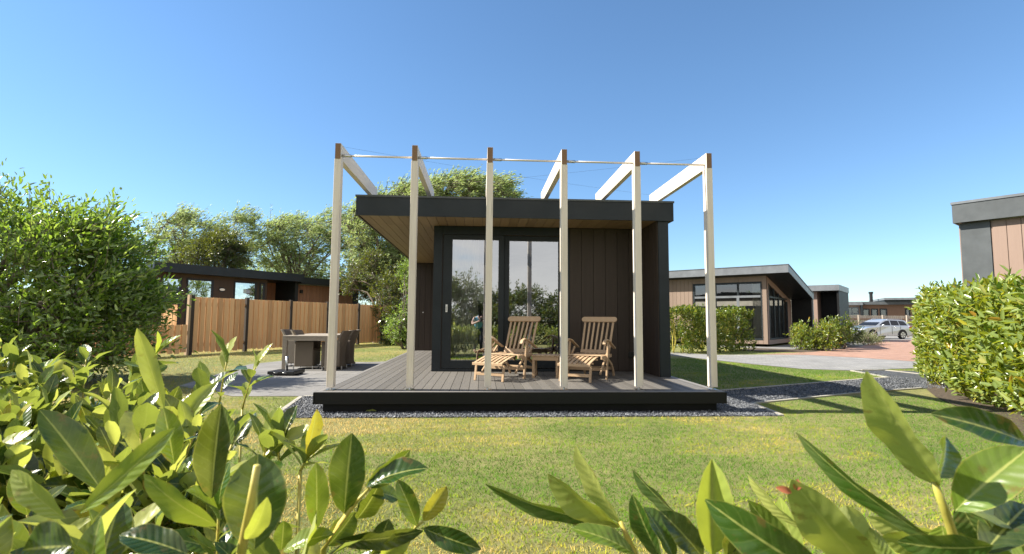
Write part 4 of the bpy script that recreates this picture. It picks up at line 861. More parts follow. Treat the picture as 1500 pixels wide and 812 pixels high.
# ================================================================== vegetation
def tree(name, base, clusters, trunk_r, nleaf, L, Wd, lm, label, cat='tree', group=None, wind=(0, 0, 0), cr=.5, sub=12, lean=(0, 0), rows=0, up=.3, trunks=1, limb_r=.35, bark='bark', tw=1.):
    """clusters: ellipsoids (centre, radii, weight). Branches reach every leaf clump; leaves follow the wind."""
    t = thing(name, tuple(base), label, cat, group); base = np.array(base, float)
    C = []; wsum = sum(c[2] for c in clusters)
    for c, r, w in clusters:
        k = max(3, int(sub*14*w/wsum)); v = unit(rng.normal(size=(k, 3))); rad = rng.uniform(.25, 1, (k, 1))**.45
        C.append(np.array(c)+v*rad*np.array(r))
    C = np.vstack(C); C = C[C[:, 2] > base[2]+.15]; hubs = C[rng.choice(len(C), min(sub, len(C)), False)]
    mid = C.mean(0); mb = MB()
    def limb(p, q, r0, r1, k=6, sag=.12):
        p, q = np.array(p), np.array(q); d = np.linalg.norm(q-p); pts = []
        off = rng.normal(0, .07*d, 3)
        for i in range(6): s = i/5; pts.append(p+(q-p)*s+off*math.sin(math.pi*s)+np.array([0, 0, sag*d*math.sin(math.pi*s)])*(1 if q[2] > p[2]+.1*d else -.3)+rng.normal(0, .012*d, 3)*(0 < i < 5))
        mb.tube([tuple(x) for x in pts], [r0+(r1-r0)*i/5 for i in range(6)], k, False, True); return pts
    forks = []
    for k in range(trunks):
        f = base+(mid-base)*np.array([.35, .35, .5])+np.array([lean[0], lean[1], 0])+(rng.normal(0, .35, 3)*(trunks > 1))
        b = base+(rng.normal(0, .12, 3)*np.array([1, 1, 0]) if trunks > 1 else 0); limb(b, f, trunk_r, trunk_r*.65, 10, .0); forks.append(f)
    owners = []
    for h in hubs:
        f = min(forks, key=lambda q: np.linalg.norm(q-h)); pts = limb(f if trunks == 1 or rng.random() < .6 else f+(base-f)*rng.uniform(.1, .6), h, trunk_r*limb_r*1.3, trunk_r*limb_r*.4); owners.append(pts[-1])
    for c in C:
        d = np.linalg.norm(hubs-c, axis=1); h = hubs[d.argmin()]
        if d.min() > .05: limb(h, c, trunk_r*limb_r*.32, trunk_r*.05, 4)
    mb.build('trunk', M[bark], t, True); mb2 = MB()
    nt = max(20, nleaf//9); idx = rng.integers(0, len(C), nt); sz = rng.uniform(.6, 1.35, len(C)); wv = np.array(wind, float)
    O = C[idx]+rng.normal(0, cr*.30, (nt, 3))*sz[idx][:, None]; td = unit(rdir(nt, up+.25)+unit(O-mid)*.9+unit(O-C[idx])*.6+wv*1.5); tl = cr*rng.uniform(.5, 1.5, nt)*sz[idx]*tw
    nl = 9; q = np.tile(np.linspace(.12, 1, nl), nt); j = np.repeat(np.arange(nt), nl)
    bendv = rng.normal(0, .25, (nt, 3))+wv*.4; E1 = O+td*tl[:, None]+bendv*(tl*.5)[:, None]
    P = O[j]+td[j]*(tl[j]*q)[:, None]+bendv[j]*(.5*tl[j]*q*q)[:, None]+rng.normal(0, L*.25, (nt*nl, 3))
    for i in range(0, nt, 2 if nt > 3000 else 1): mb2.tube([tuple(O[i]), tuple(O[i]+td[i]*tl[i]*.5+bendv[i]*tl[i]*.125), tuple(E1[i])], [trunk_r*.07+.002, trunk_r*.05+.0015, .001], 3, False, True)
    tag(mb2.build('twig', M[bark], t), kind='stuff')
    ok = P[:, 2] > base[2]+.05; P = P[ok]; j = j[ok]; k = len(P)
    d = unit(rdir(k, up)*.8+td[j]*.9+wv*.9); nr = rdir(k, 1.1)
    ms = lm if isinstance(lm, list) else [lm]
    leaves('leaves', P, d, nr, L*rng.uniform(.6, 1.3, k), Wd*rng.uniform(.7, 1.25, k), M[ms[0]], t, rows=rows, curl=.25, fold=.3)
    place(t); return t
def A(x, y, d): return tuple(at(x, y, d))
# big loose bush at the left edge of the lawn
tree('sallow_bush', (-6.6, 3.4, 0), [(A(30, 420, 9), (1.9, 1.5, 1.35), 5), (A(-90, 390, 9), (1.9, 1.4, 1.7), 3), (A(130, 400, 9.4), (1.0, 1.1, .75), 2.4), (A(85, 490, 8.8), (1.4, 1.2, .9), 3), (A(168, 440, 9.2), (.5, .9, .28), .9), (A(-5, 325, 9), (.6, .8, .35), .7), (A(110, 352, 9.3), (.7, .8, .3), .8), (A(-20, 500, 8.4), (1.6, 1, .8), 2), (A(150, 380, 9.3), (.5, .7, .3), .6)],
     .09, 36000, .115, .042, 'sallow', 'big loose green bush at the left edge of the lawn', 'bush', None, (.15, 0, .22), .32, 30, tw=1.2, trunks=7, limb_r=.6, rows=1)
TG = 'wind-swept trees behind the cabins'
w_ = (.85, 0, .05)
tree('willow_tree', (*at(430, 470, 33)[:2], 0), [(A(440, 350, 33), (2.6, 2, 1.3), 3), (A(400, 370, 33), (1.8, 2, 1.1), 1.5), (A(490, 340, 32), (1.6, 2, 1.2), 1.6), (A(450, 400, 33), (2.6, 2, 1.0), 1.5), (A(415, 335, 33), (1, 1, .6), .6)], .16, 19000, .20, .055, 'willow', 'pale wind-swept willow left of the first pergola post', 'tree', TG, w_, .42, 22)
tree('willow_tree', (*at(565, 470, 29)[:2], 0), [(A(560, 340, 29), (2.2, 2, 1.7), 3), (A(600, 320, 29), (2, 2, 1.1), 2), (A(540, 320, 29), (1.1, 1.5, .9), 1), (A(575, 400, 29), (2., 2, 1.6), 2.5), (A(530, 380, 30), (1.2, 2, 1.), 1)], .2, 25000, .20, .055, 'willow', 'pale willow showing between the first and second pergola posts', 'tree', TG, w_, .42, 24)
tree('willow_tree', (*at(660, 470, 26)[:2], 0), [(A(650, 285, 26), (1.6, 1.6, .55), 1.6), (A(705, 275, 26), (1.5, 1.5, .55), 1.6), (A(660, 330, 26), (3, 2, 1.4), 2), (A(730, 300, 26), (1., 1.2, .7), .8), (A(610, 285, 27), (1.2, 1.5, .5), 1.6), (A(570, 300, 27), (1.0, 1.5, .5), 1.2), (A(670, 267, 26), (.6, .8, .25), .3)], .24, 24000, .19, .052, 'willow', 'willow crown rising above the roof of the near cabin', 'tree', TG, w_, .36, 24)
tree('willow_tree', (*at(270, 470, 30)[:2], 0), [(A(270, 345, 30), (2.2, 2, 1.0), 2), (A(235, 365, 30), (2, 2, .9), 1.6), (A(300, 365, 30), (1.5, 2, .7), 1), (A(275, 320, 30), (.8, 1, .35), .4)], .14, 13000, .18, .052, 'willow', 'yellow-green willow above the left end of the dark cabin', 'tree', TG, w_, .4, 18)
tree('birch_tree', (*at(335, 470, 31)[:2], 0), [(A(345, 345, 31), (1.2, 1.5, 1.2), 1.2), (A(358, 318, 31), (.7, .8, .5), .5), (A(330, 385, 31), (1.6, 1.5, .5), .7)], .1, 6000, .15, .05, 'willow', 'thin airy tree behind the roof of the dark cabin', 'tree', TG, w_, .34, 16)
tree('dark_shrub', (*at(315, 470, 28)[:2], 0), [(A(315, 375, 28), (1.6, 1.5, .9), 1), (A(330, 360, 28), (.9, 1, .6), .5)], .12, 12000, .13, .05, 'dark_leaf', 'dark dense tree directly behind the dark cabin roof', 'tree', None, (.2, 0, 0), .35, 12)
tree('hawthorn_tree', (*at(550, 490, 25)[:2], 0), [(A(548, 410, 27), (1.6, 1.2, 1.2), 2), (A(580, 440, 25), (1.0, 1.3, 1.3), 1.5), (A(583, 475, 24), (.7, .8, .9), 1.8), (A(585, 497, 23), (.6, .7, .4), 1)], .16, 26000, .12, .05, 'dark_leaf', 'dark dense hawthorn behind the far end of the board fence', 'tree', None, (.1, 0, 0), .34, 16)
tree('elder_bush', (*at(594, 490, 20)[:2], 0), [(A(600, 410, 21), (.35, .6, .8), 1.2), (A(603, 460, 20.5), (.4, .7, .6), 1), (A(585, 478, 20), (.5, .6, .4), 1)], .05, 5000, .10, .045, 'sallow', 'light green bush between the fence end and the near cabin', 'bush', None, (.1, 0, 0), .24, 10, trunks=3)
tree('elder_bush', (*at(505, 470, 36)[:2], 0), [(A(480, 400, 36), (4.5, 2, 1.6), 1), (A(380, 410, 38), (5, 2, 1.4), 1), (A(560, 400, 36), (3, 2, 2), 1)], .1, 17000, .2, .08, 'willow', 'low pale thicket filling the gap under the willow crowns', 'bush', None, (.3, 0, 0), .7, 16, trunks=4)

# hedges
def hedge(name, path, h, w, n, L, Wd, lm, label, rows=1, sprig=.12, hvar=.08, cat='hedge', group=None, stems=True, top_up=.9, fill=.25, hs=None):
    path = [np.array(p, float) for p in path]; seg = [np.linalg.norm(b-a) for a, b in zip(path[:-1], path[1:])]; tot = sum(seg)
    t = thing(name, (*path[0], 0), label, cat, group)
    def pt(s):
        for a, b, l in zip(path[:-1], path[1:], seg):
            if s <= l or b is path[-1]: u = (b-a)/l; return a+u*s, u
            s -= l
    ns = int(n/9); V = []; D_ = []; stem = MB()
    for i in range(ns):
        s = rng.uniform(0, tot); p, u = pt(s); nn = np.array([-u[1], u[0]]); hh = h*(1+hvar*math.sin(s*2.1)+.5*hvar*math.sin(s*5.3+1)) if hs is None else hs(s/tot)
        r = rng.random()
        if r < .30: q = np.array([*(p+nn*rng.uniform(-.5, .5)*w), hh*rng.uniform(.90, 1.)]); d = unit(np.array([*(rng.normal(0, .35, 2)), 1.]))
        elif r < .9:
            sd = 1 if rng.random() < .5 else -1; z = rng.uniform(.04, .98)*hh; bul = .5+.08*math.sin(z*4+s*3); q = np.array([*(p+nn*sd*bul*w), z]); d = unit(np.array([*(nn*sd*.75+rng.normal(0, .4, 2)), .75]))
        else: q = np.array([*(p+nn*rng.uniform(-.4, .4)*w), rng.uniform(.1, .9)*hh]); d = rdir(1, .5)[0]
        q[:2] += rng.normal(0, .03, 2); ln = sprig*rng.uniform(.7, 1.6); V.append(q-d*ln*.6); D_.append(d*ln*1.4)
        if stems and rng.random() < .35: stem.tube([tuple(q-d*ln*1.2), tuple(q+d*ln*.6)], [.005, .003], 4, False, True)
    V, D_ = np.array(V), np.array(D_); k = ns*9; j = np.repeat(np.arange(ns), 9); f = np.tile(np.linspace(0, 1, 9), ns)
    P = V[j]+D_[j]*f[:, None]; dd = unit(unit(D_[j])*(.35+1.0*f[:, None]**3)+rdir(k, .15)*.95)
    nr = unit(unit(D_[j])*.9+rng.normal(0, .45, (k, 3))+np.array([0, 0, .35]))
    leaves('leaves', P, dd, nr, L*rng.uniform(.6, 1.25, k), Wd*rng.uniform(.75, 1.2, k), M[lm], t, rows=rows, curl=.2, fold=.35)
    m = max(3, int(tot/.45))
    for i in range(m):
        p, u = pt((i+.5)/m*tot); hh = (h if hs is None else hs((i+.5)/m))*.8
        for a in range(4): stem.tube([(*p, 0), (*(p+rng.normal(0, .06, 2)), hh*.4), (*(p+rng.normal(0, w*.22, 2)), hh)], [.02, .014, .006], 5, False, True)
    stem.build('stem', M['brown_stem'] if not stems else M['stem'], t, True); place(t); return t
hedge('laurel_hedge', [(13.6, 5.6), (11.3, 3.1), (9.9, 1.0)], 1.60, .9, 20000, .115, .042, 'laurel_hedge', 'tall laurel hedge running away along the right side, far part', rows=1)
hedge('laurel_hedge', [(10.0, .75), (9.3, -.8), (8.4, -2.3), (7.6, -4.0)], 1.40, 1.25, 30000, .14, .052, 'laurel_hedge', 'tall sunlit laurel hedge at the right edge of the lawn, near part', rows=1, sprig=.27)
hedge('cherry_laurel_hedge', [(8.7, 11.6), (10.6, 12.5), (12.5, 13.7)], 1.5, .9, 13000, .10, .045, 'laurel_far', 'bushy green hedge before the tan cottage front', hvar=.07)
SG = 'young shrubs in the bed by the cottage'
def shrub(px, py, h, w, n, lm, label, grp=SG, L=.10, Wd=.045):
    b = G(px, py); tree('young_shrub', (b[0], b[1], 0), [((b[0], b[1], h*.62), (w, w, h*.42), 2), ((b[0]+rng.normal(0, .1), b[1], h*.3), (w*.8, w*.8, h*.25), 1)], .025, n, L, Wd, lm, label, 'shrub', grp, (0, 0, .1), .2, 7, trunks=3, rows=1)
shrub(1175, 513, 1.05, .3, 1400, 'laurel_hedge', 'leafy young laurel leftmost in the bed right of the cottage corner')
shrub(1193, 514, .75, .36, 1200, 'laurel_far', 'low green laurel between the first and the tallest shrub of the bed')
shrub(1207, 514.5, .95, .33, 1500, 'laurel_hedge', 'yellow-green laurel in the middle of the planting bed')
shrub(1229, 512, 1.25, .5, 2600, 'laurel_far', 'tallest bushy shrub at the right end of the planting bed')
shrub(1247, 506, 1.1, .55, 2600, 'dark_leaf', 'round olive shrub partly hiding the bonnet of the silver car', L=.07, Wd=.03)
shrub(1266, 505.5, .42, .5, 2600, 'grey_leaf', 'low grey-green cushion plant by the red paving', 'low grey cushion plants', L=.06, Wd=.016)
shrub(1278, 505, .36, .42, 2000, 'grey_leaf', 'lowest grey-green cushion plant, nearest the car wheel', 'low grey cushion plants', L=.06, Wd=.016)
shrub(1257, 503, .5, .5, 2000, 'grey_leaf', 'grey-green cushion plant behind the other two cushions', 'low grey cushion plants', L=.06, Wd=.016)

# thicket behind the viewer, mirrored in the glass doors
for x, y, h, r_, lb in ((-3.2, -14, 2.8, 2.2, 'bushy tree behind the viewer, far left of the row'), (.2, -14.6, 3.1, 2.0, 'bushy tree behind the viewer, second in the row'), (3.4, -14.2, 2.6, 2.0, 'bushy tree behind the viewer, third in the row'), (6.6, -13.6, 2.3, 2.1, 'bushy tree behind the viewer, right end of the row')):
    tree('garden_tree', (x, y, 0), [((x, y, h*.6), (r_, 1.2, h*.38), 3), ((x, y, h*.25), (r_, 1.1, h*.25), 2), ((x+.5, y, h*.85), (r_*.5, .8, h*.14), .6)], .1, 15000, .13, .055, 'dark_leaf', lb, 'tree', 'trees behind the viewer', (.1, 0, 0), .4, 12, trunks=3)

# ------------------------------------------------------------------ laurels round the viewer
def frame_normal(d, roll, c):
    """leaf normal: facing the viewer when roll = 0, turned round its own axis otherwise"""
    v = unit(CAM-c); s = unit(np.cross(d, v)); n = np.cross(s, d); return n*math.cos(roll)+s*math.sin(roll)
class Laurel:
    def __init__(s, name, base, label, group=None):
        s.t = thing(name, base, label, 'laurel', group); s.L = []; s.pale = []; s.mb = MB(); s.own = []
    def leaf(s, b, t, w, roll=0., curl=.12, fold=.35, twist=0., pale=False):
        b, t = np.array(b), np.array(t); L = np.linalg.norm(t-b); d = (t-b)/L; n = frame_normal(d, R(roll), (b+t)/2)
        (s.pale if pale else s.L).append((b, unit(d+n*curl*.75), n, L*1.03, w, curl, fold, R(twist)))
    def px(s, b, t, wpx, roll=0., dt=0., **k):
        """b = (x, y, depth) of the petiole, t = (x, y) of the tip, wpx = widest part in photo pixels"""
        B = at(*b); T = at(t[0], t[1], b[2]+dt); c = max(.3, abs(math.cos(R(roll)))); s.leaf(B, T, wpx/FPX*(b[2]+dt/2)/c, roll, **k)
    def stem(s, pts, r0, r1, own=True):
        n = len(pts); mb = MB() if own else s.mb; mb.tube([tuple(p) for p in pts], [r0+(r1-r0)*i/(n-1) for i in range(n)], 8, True, True)
        if own: s.own.append(mb)
    def sprig(s, b, d, ln, nl, L, Wd, seed=None):
        b = np.array(b); d = unit(np.array(d)); bend = rng.normal(0, .12, 3); pts = [b+d*ln*q+bend*ln*q*q for q in (0, .35, .7, 1)]
        s.stem(pts, .0035, .0022, False); ph = rng.uniform(0, 6.28); x = unit(np.cross(d, (.3, .5, .81))); y = np.cross(d, x)
        for i in range(nl):
            q = .25+.75*i/(nl-1); p = b+d*ln*q+bend*ln*q*q; a = ph+i*2.4; out = x*math.cos(a)+y*math.sin(a)
            el_ = .45+.9*q**2; ld = unit(out*math.cos(el_)+d*math.sin(el_)+rng.normal(0, .12, 3)+np.array([0, 0, .15])); nn = unit(d*math.cos(el_)-out*math.sin(el_)+rng.normal(0, .25, 3))
            l = L*rng.uniform(.65, 1.15)*(1-.25*(q > .93)); (s.pale if rng.random() < .20 else s.L).append((p, ld, nn, l, Wd*rng.uniform(.8, 1.15)*l/L, rng.uniform(.05, .4), rng.uniform(.1, .6), rng.normal(0, .25)))
    def build(s, rows=11, cols=7):
        for nm, q, m in (('leaves', s.L, 'laurel_near'), ('leaves', s.pale, 'laurel_pale')):
            if q:
                z = list(zip(*q)); leaves(nm, z[0], z[1], z[2], np.array(z[3]), np.array(z[4]), M[m], s.t, rows, cols, np.array(z[5]), np.array(z[6]), True, np.array(z[7]))
        for mb in s.own: mb.build('stem', M['stem'], s.t, True)
        if s.mb.v: tag(s.mb.build('twigs', M['stem'], s.t, True), kind='stuff')
        place(s.t)
# --- right-hand plant
p = Laurel('laurel_shrub', (*at(1420, 700, .66)[:2], 0), 'laurel shrub with huge close leaves in the bottom right corner')
d0 = .60
p.stem([(*at(1440, 812, .7)[:2], .0), at(1425, 1100, .68), at(1405, 812, .62), at(1385, 750, .60), at(1368, 705, .60)], .0085, .0035)
p.px((1375, 712, d0), (1271, 549), 54, -38, -.03, curl=.05, fold=.5, twist=14, pale=True)
p.px((1392, 806, .60), (1160, 642), 24, -50, .08, curl=.22, fold=.4)
p.px((1399, 748, .58), (1506, 655), 66, -8, -.02, curl=.3, fold=.45)
p.px((1505, 650, .66), (1372, 604), 40, 30, .0, curl=.25, fold=.5)
p.px((1455, 800, .56), (1317, 800), 40, -35, .03, curl=.3, fold=.2)
p.px((1382, 788, .72), (1272, 762), 32, -45, .03, curl=.25, fold=.3, pale=True)
p.px((1400, 800, .70), (1290, 790), 36, -25, .0, curl=.1, fold=.2, pale=True)
p.px((1405, 735, .64), (1450, 812), 44, 15, .0, curl=.2, fold=.3)
p.px((1410, 745, .62), (1500, 770), 32, -40, .03, curl=.2, fold=.3, pale=True)
p.px((1400, 760, .75), (1445, 690), 34, 30, .03, curl=.1, fold=.3)
p.px((1440, 812, .6), (1508, 735), 60, -10, .05, curl=.2, fold=.3)
p.px((1380, 770, .66), (1395, 835), 46, 20, .0, curl=.2, fold=.3)
p.px((1376, 700, .62), (1388, 640), 26, 55, .05, curl=.1, fold=.4)
for i in range(26):
    q = at(rng.uniform(1290, 1560), rng.uniform(1010, 1250), rng.uniform(.55, .95)); p.sprig(q, (rng.normal(0, .3), rng.normal(0, .3), 1), .14, 8, .12, .042)
p.build()
# --- two big leaves in the bottom centre-right
p = Laurel('laurel_shrub', (*at(1190, 812, .62)[:2], 0), 'laurel shoot with brown-tipped pale leaves at the bottom, left of the corner shrub')
p.stem([(*at(1200, 812, .62)[:2], 0), at(1210, 1100, .62), at(1220, 900, .60), at(1225, 835, .60)], .007, .003)
p.px((1285, 850, .62), (1162, 708), 66, -30, -.02, curl=.08, fold=.25, pale=True)
p.px((1215, 850, .55), (1038, 742), 62, -16, .02, curl=.38, fold=.4)
WT = p
p.px((1176, 775, .70), (1092, 700), 14, -55, .04, curl=.25, fold=.4, pale=True)
p.px((1170, 835, .72), (1100, 735), 34, 20, .0, curl=.2, fold=.3)
p.px((1180, 840, .74), (1140, 730), 30, -25, .02, curl=.2, fold=.3, pale=True)
p.px((1240, 870, .66), (1225, 770), 40, 40, .02, curl=.2, fold=.3)
for i in range(12):
    q = at(rng.uniform(1080, 1260), rng.uniform(1080, 1300), rng.uniform(.6, .9)); p.sprig(q, (rng.normal(0, .3), rng.normal(0, .3), 1), .13, 8, .11, .04)
p.build()
M['withered'] = leafmat('withered_leaf_tip', [(0, (.22, .05, .03)), (1, (.34, .10, .05))], .6, .2)
_b = [at(1166, 718, .605), at(1160, 722, .605)]; _t = [at(1170, 704, .60), at(1138, 712, .60)]
leaves('withered_tip', _b, [_t[0]-_b[0], _t[1]-_b[1]], [(-.4, -1, .3), (-.3, -1, .5)], [.013, .019], [.009, .008], M['withered'], p.t, 7, 5, .4, .5); place(p.t)
# --- centre plant
p = Laurel('laurel_shrub', (*at(930, 812, .70)[:2], 0), 'laurel shoots with narrow upright leaves at the bottom centre of the lawn')
p.stem([(*at(950, 812, .74)[:2], 0), at(945, 1100, .74), at(934, 820, .70), at(918, 785, .70), at(909, 765, .70)], .007, .0028)
p.stem([at(938, 1000, .73), at(975, 900, .75), at(1010, 850, .76)], .006, .003)
p.px((909, 768, .70), (706, 718), 22, -52, .06, curl=.2, fold=.35, twist=10)
p.px((908, 772, .70), (803, 697), 32, -42, .0, curl=.1, fold=.75, pale=True)
p.px((910, 768, .71), (841, 656), 22, -52, .0, curl=.12, fold=.45, pale=True)
p.px((930, 812, .66), (839, 769), 26, 38, .0, curl=.3, fold=.4)
p.px((1008, 768, .78), (924, 690), 17, -55, .05, curl=.15, fold=.4)
p.px((968, 818, .68), (925, 727), 28, -35, .0, curl=.15, fold=.5)
p.px((988, 820, .70), (945, 742), 30, 48, .03, curl=.15, fold=.4)
p.px((1043, 812, .68), (1043, 676), 50, 8, .0, curl=.04, fold=1.15, pale=True)
p.px((1030, 818, .70), (970, 749), 38, 24, .0, curl=.2, fold=.4)
p.px((1065, 820, .66), (1078, 745), 32, 42, .0, curl=.2, fold=.4)
p.px((1060, 830, .66), (1105, 762), 30, 20, .0, curl=.2, fold=.4)
for i in range(14):
    q = at(rng.uniform(880, 1080), rng.uniform(1080, 1300), rng.uniform(.65, .95)); p.sprig(q, (rng.normal(0, .3), rng.normal(0, .3), 1), .13, 8, .11, .04)
p.build()
# --- centre-left sprigs, in front of the lawn
p = Laurel('laurel_shrub', (*at(500, 812, .85)[:2], 0), 'laurel shoots with broad dark upright leaves left of the bottom centre')
p.stem([(*at(480, 812, .9)[:2], 0), at(470, 1080, .9), at(474, 805, .84), at(497, 768, .84), at(522, 735, .84), at(541, 716, .84)], .0065, .0024)
p.px((504, 752, .84), (515, 637), 52, -8, .0, curl=.10, fold=.25)
p.px((463, 776, .80), (464, 679), 33, 14, .0, curl=.15, fold=.2)
p.px((537, 714, .84), (623, 680), 30, -46, .0, curl=.35, fold=.5)
p.px((536, 712, .85), (602, 664), 30, 28, .02, curl=.4, fold=.4)
p.px((540, 722, .86), (585, 728), 26, -40, .03, curl=.3, fold=.4)
p.px((523, 760, .86), (556, 712), 30, 40, .0, curl=.2, fold=.4)
p.px((492, 792, .80), (620, 783), 26, 30, .02, curl=.25, fold=.35)
p.px((415, 808, .78), (487, 779), 24, -45, .0, curl=.25, fold=.4)
p.px((412, 806, .80), (416, 764), 26, 10, .0, curl=.1, fold=.2)
p.px((560, 815, .82), (596, 775), 30, 30, .0, curl=.15, fold=.5, pale=True)
p.px((545, 812, .85), (570, 762), 34, 20, .0, curl=.2, fold=.3)
p.px((480, 800, .88), (520, 752), 34, 20, .0, curl=.2, fold=.3)
p.stem([at(560, 860, .95), at(595, 800, .93), at(609, 772, .92), at(620, 764, .92)], .0045, .002)
p.px((611, 771, .92), (583, 703), 27, 12, .0, curl=.2, fold=.35)
p.px((620, 763, .92), (654, 714), 25, 15, .0, curl=.15, fold=.4)
p.px((620, 774, .92), (703, 806), 31, 10, -.03, curl=.3, fold=.2)
for i in range(20):
    q = at(rng.uniform(380, 600), rng.uniform(985, 1200), rng.uniform(.75, 1.1)); p.sprig(q, (rng.normal(0, .3), rng.normal(0, .3), 1), .14, 8, .115, .042)
p.build()
# --- bright close sprig
p = Laurel('laurel_shrub', (*at(370, 812, .62)[:2], 0), 'close laurel shoot with a thick yellow cut stem, left of the bottom centre')
p.stem([(*at(350, 812, .66)[:2], 0), at(350, 1100, .66), at(353, 812, .62), at(366, 745, .61), at(377, 682, .61)], .0075, .0044)
p.px((372, 805, .64), (378, 668), 84, -4, .03, curl=.05, fold=.3)
p.px((362, 790, .60), (392, 738), 26, 30, -.02, curl=.4, fold=.3, pale=True)
p.px((310, 730, .72), (323, 594), 44, -20, .0, curl=.1, fold=.7)
p.px((318, 770, .62), (205, 700), 32, -40, -.02, curl=.25, fold=.25, pale=True)
p.px((117, 752, .66), (252, 633), 32, -25, .0, curl=-.08, fold=.25, twist=-8, pale=True)
p.px((95, 760, .62), (12, 690), 30, -30, .0, curl=.2, fold=.3, pale=True)
p.px((275, 812, .55), (175, 812-32), 40, 30, .0, curl=.2, fold=.3)
p.px((150, 720, .85), (60, 600), 46, 20, .0, curl=.1, fold=.5)
p.px((255, 680, .9), (240, 598), 34, 10, .0, curl=.1, fold=.4)
p.px((240, 600, 1.3), (203, 486), 24, -14, .0, curl=-.05, fold=.3, pale=True)
p.px((105, 800, .5), (30, 805), 70, 10, .0, curl=.2, fold=.3)
p.build()
# --- the laurel hedge the viewer stands in (left)
HG = 'laurel bushes of the low hedge'
def low_laurel(poly, h, n, lab, nl=8, L=.125, Wd=.050):
    poly = [tuple((CAM+np.array([RT[0]*x+_sy*z, RT[1]*x+_cy*z, 0]))[:2]) for x, z in poly]; P = np.array(poly); c = P.mean(0)
    p = Laurel('laurel_bush', (*c, 0), lab, HG); k = 0
    while k < n:
        q = rng.uniform(P.min(0), P.max(0))
        if not inside(q[None], poly)[0]: continue
        hz = h*(1+.05*math.sin(q[0]*5)+.06*math.sin(q[1]*7)); z = hz*(1-abs(rng.normal(0, .16))) if rng.random() < .75 else rng.uniform(.08, .9)*hz
        z = max(.05, z-.14); d = np.array([*(q-c)*.35, 1.])+rng.normal(0, .3, 3)*np.array([1, 1, .3])
        if np.linalg.norm(np.array([*q, z+.12])-CAM) < .42: continue
        p.sprig((*q, z), d, rng.uniform(.12, .2), nl, L, Wd); k += 1
    for i in range(10): q = c+(P[rng.integers(len(P))]-c)*rng.uniform(.2, .8); p.stem([(*c, 0), (*((c+q)/2), h*.35), (*q, h*.8)], .014, .005)
    p.build(8, 5); return p
low_laurel([(-.30, .62), (-.64, 1.25), (-1.5, 1.35), (-1.5, .5), (-.5, .35)], .78, 290, 'laurel bush nearest the viewer in the bottom left corner')
low_laurel([(-.66, 1.15), (-1.22, 2.0), (-2.0, 2.2), (-2.2, 1.2)], .85, 350, 'dense laurel bush at mid left, between the corner bush and the lawn')
low_laurel([(-1.9, 1.2), (-2.1, 2.3), (-3.4, 2.6), (-3.4, 1.2)], .93, 240, 'laurel bush with yellow leaves touching the left edge')
low_laurel([(.5, -.5), (.6, -1.4), (3., -1.5), (3., -.5)], .9, 120, 'laurel bush right of and behind the viewer')
p = Laurel('laurel_shrub', (*at(330, 560, 2.0)[:2], 0), 'tall laurel shoots standing above the low hedge before the patio')
for (x, y, x1, y1, dd) in ((355, 600, 372, 522, 1.9), (210, 560, 232, 505, 2.0), (320, 600, 335, 500, 1.7), (290, 620, 300, 560, 1.6), (190, 590, 196, 520, 2.1), (15, 560, 20, 515, 2.2), (60, 580, 70, 540, 2.1), (410, 700, 400, 625, 1.2), (380, 700, 388, 640, 1.2), (440, 690, 455, 668, 1.15)):
    b = at(x, y, dd); t_ = at(x1, y1, dd); p.stem([(*b[:2], 0), b], .007, .004); p.sprig(b, t_-b, float(np.linalg.norm(t_-b))*.75, 7, .12, .046)
p.build(8, 5)
# yellow leaf fallen on the chippings
fq = G(543, 606); o = leaves('fallen_leaf', [np.array([fq[0]-.06, fq[1], .03])], [np.array([1, .1, .08])], [np.array([0, -.3, 1.])], .13, .045, M['laurel_pale'], None, 9, 5, .1, .3); tag(o, 'single yellow-green leaf lying on the slate chippings before the deck', 'leaf')
#@@PART5
# ================================================================== the photographer (mirrored in the doors) and the camera in hand
def skin(name, verts, edges, radii, m, parent=None, sub=2):
    me = bpy.data.meshes.new(name); me.from_pydata(verts, edges, []); o = link(name, me, m, parent)
    sk = o.modifiers.new('skin', 'SKIN'); sk.use_smooth_shade = True
    for i, r_ in enumerate(radii): me.skin_vertices[0].data[i].radius = (r_, r_) if not isinstance(r_, tuple) else r_
    me.skin_vertices[0].data[0].use_root = True
    sb = o.modifiers.new('sub', 'SUBSURF'); sb.levels = sub; sb.render_levels = sub; return o
bx, by = float(CAM[0]), float(CAM[1])
V = [(bx-.10, by-.62, .82), (bx-.09, by-.55, .98), (bx-.07, by-.42, 1.14), (bx-.04, by-.30, 1.22),            # pelvis, belly, chest, neck base
     (bx-.02, by-.24, 1.235), (bx+.0, by-.15, 1.20), (bx+.0, by-.13, 1.13),                                     # neck, skull, jaw
     (bx-.24, by-.34, 1.18), (bx-.30, by-.22, .98), (bx-.09, by-.09, 1.08), (bx-.05, by-.07, 1.10),            # right arm
     (bx+.16, by-.34, 1.18), (bx+.24, by-.20, .97), (bx+.08, by-.10, 1.07), (bx+.05, by-.07, 1.09),            # left arm
     (bx-.20, by-.62, .78), (bx-.21, by-.50, .44), (bx-.21, by-.62, .08), (bx-.22, by-.47, .035),
     (bx+.00, by-.62, .78), (bx+.02, by-.50, .44), (bx+.02, by-.62, .08), (bx+.03, by-.47, .035)]
E_ = [(0, 1), (1, 2), (2, 3), (3, 4), (4, 5), (5, 6), (2, 7), (7, 8), (8, 9), (9, 10), (2, 11), (11, 12), (12, 13), (13, 14), (0, 15), (15, 16), (16, 17), (17, 18), (0, 19), (19, 20), (20, 21), (21, 22)]
RD = [.14, .13, .15, .08, .05, .085, .06, .06, .042, .03, .032, .06, .042, .03, .032, .085, .055, .038, .035, .085, .055, .038, .035]
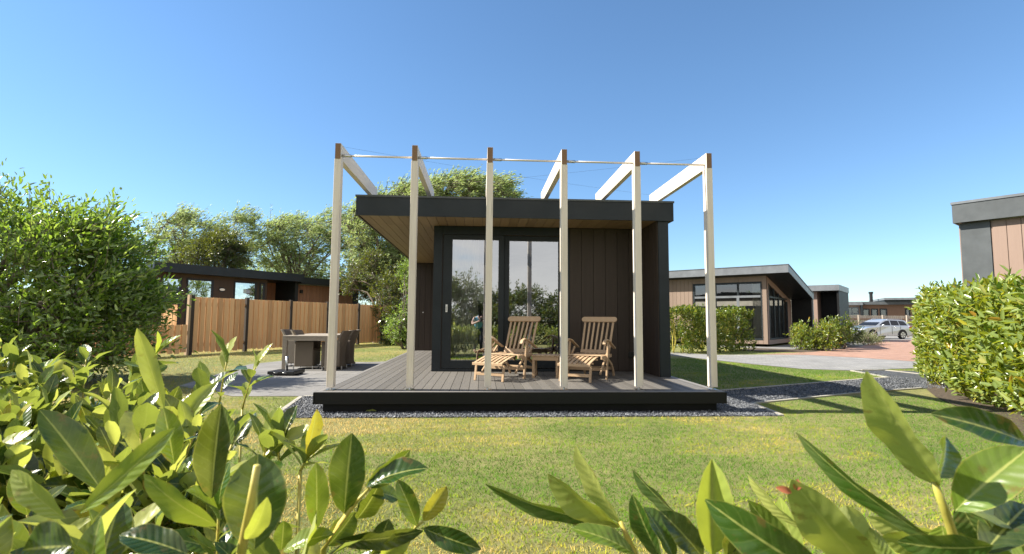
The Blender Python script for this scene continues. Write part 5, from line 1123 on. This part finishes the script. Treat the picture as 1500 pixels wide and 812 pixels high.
M['skin'] = mat('skin', (.48, .30, .22), .5); M['shirt'] = mat('blue_shirt', (.14, .42, .60), .8); M['jeans'] = mat('dark_trousers', (.02, .024, .035), .85); M['hair'] = mat('brown_hair', (.05, .03, .02), .6)
pr_ = skin('person', V, E_, RD, M['skin']); tag(pr_, 'person in a light blue shirt bending over a camera, mirrored in the glass door', 'person')
skin('shirt', [V[0], V[1], V[2], V[3], V[7], tuple((np.array(V[7])+np.array(V[8]))/2), V[11], tuple((np.array(V[11])+np.array(V[12]))/2)], [(0, 1), (1, 2), (2, 3), (2, 4), (4, 5), (2, 6), (6, 7)], [.155, .15, .168, .085, .078, .06, .078, .06], M['shirt'], pr_)
skin('trousers', [V[0]]+V[15:18]+V[19:22], [(0, 1), (1, 2), (2, 3), (0, 4), (4, 5), (5, 6)], [.152, .098, .07, .055, .098, .07, .055], M['jeans'], pr_)
skin('hair', [(bx, by-.19, 1.235), (bx, by-.155, 1.262), (bx, by-.215, 1.20)], [(0, 1), (0, 2)], [.085, .07, .06], M['hair'], pr_)
for s_ in (-1, 1):
    mb = MB(); mb.tube([(bx+s_*.032, by-.072, 1.17), (bx+s_*.032, by-.064, 1.17)], .011, 10); mb.build('eye', M['black_plastic'], pr_)
    for k in range(4):
        x = bx+s_*(.062-.002*k); z = 1.075+.018*k; mb = MB(); mb.tube([(bx+s_*.05, by-.075, z-.004), (x+s_*.012, by-.05, z), (x+s_*.006, by-.028-.002*k, z+.002), (x-s_*.012, by-.022, z)], [.0085, .008, .007, .006], 8); mb.build('finger', M['skin'], pr_, True)
    mb = MB(); mb.tube([(bx+s_*.045, by-.085, 1.085), (bx+s_*.03, by-.09, 1.062), (bx+s_*.012, by-.075, 1.052)], [.011, .010, .008], 8); mb.build('thumb', M['skin'], pr_, True)
kc = thing('photo_camera', (bx, by-.05, 1.07), 'black camera held by the person at the hedge', 'camera')
mb = MB(); mb.box(bx-.055, bx+.055, by-.062, by-.032, 1.075, 1.145); mb.box(bx-.02, bx+.02, by-.066, by-.03, 1.146, 1.165); mb.build('camera_body', M['black_plastic'], kc, bevel=.006)
mb = MB(); mb.tube([(bx, by-.031, 1.115), (bx, by-.012, 1.117)], .026, 24); mb.build('lens', M['black_plastic'], kc, True); place(kc)
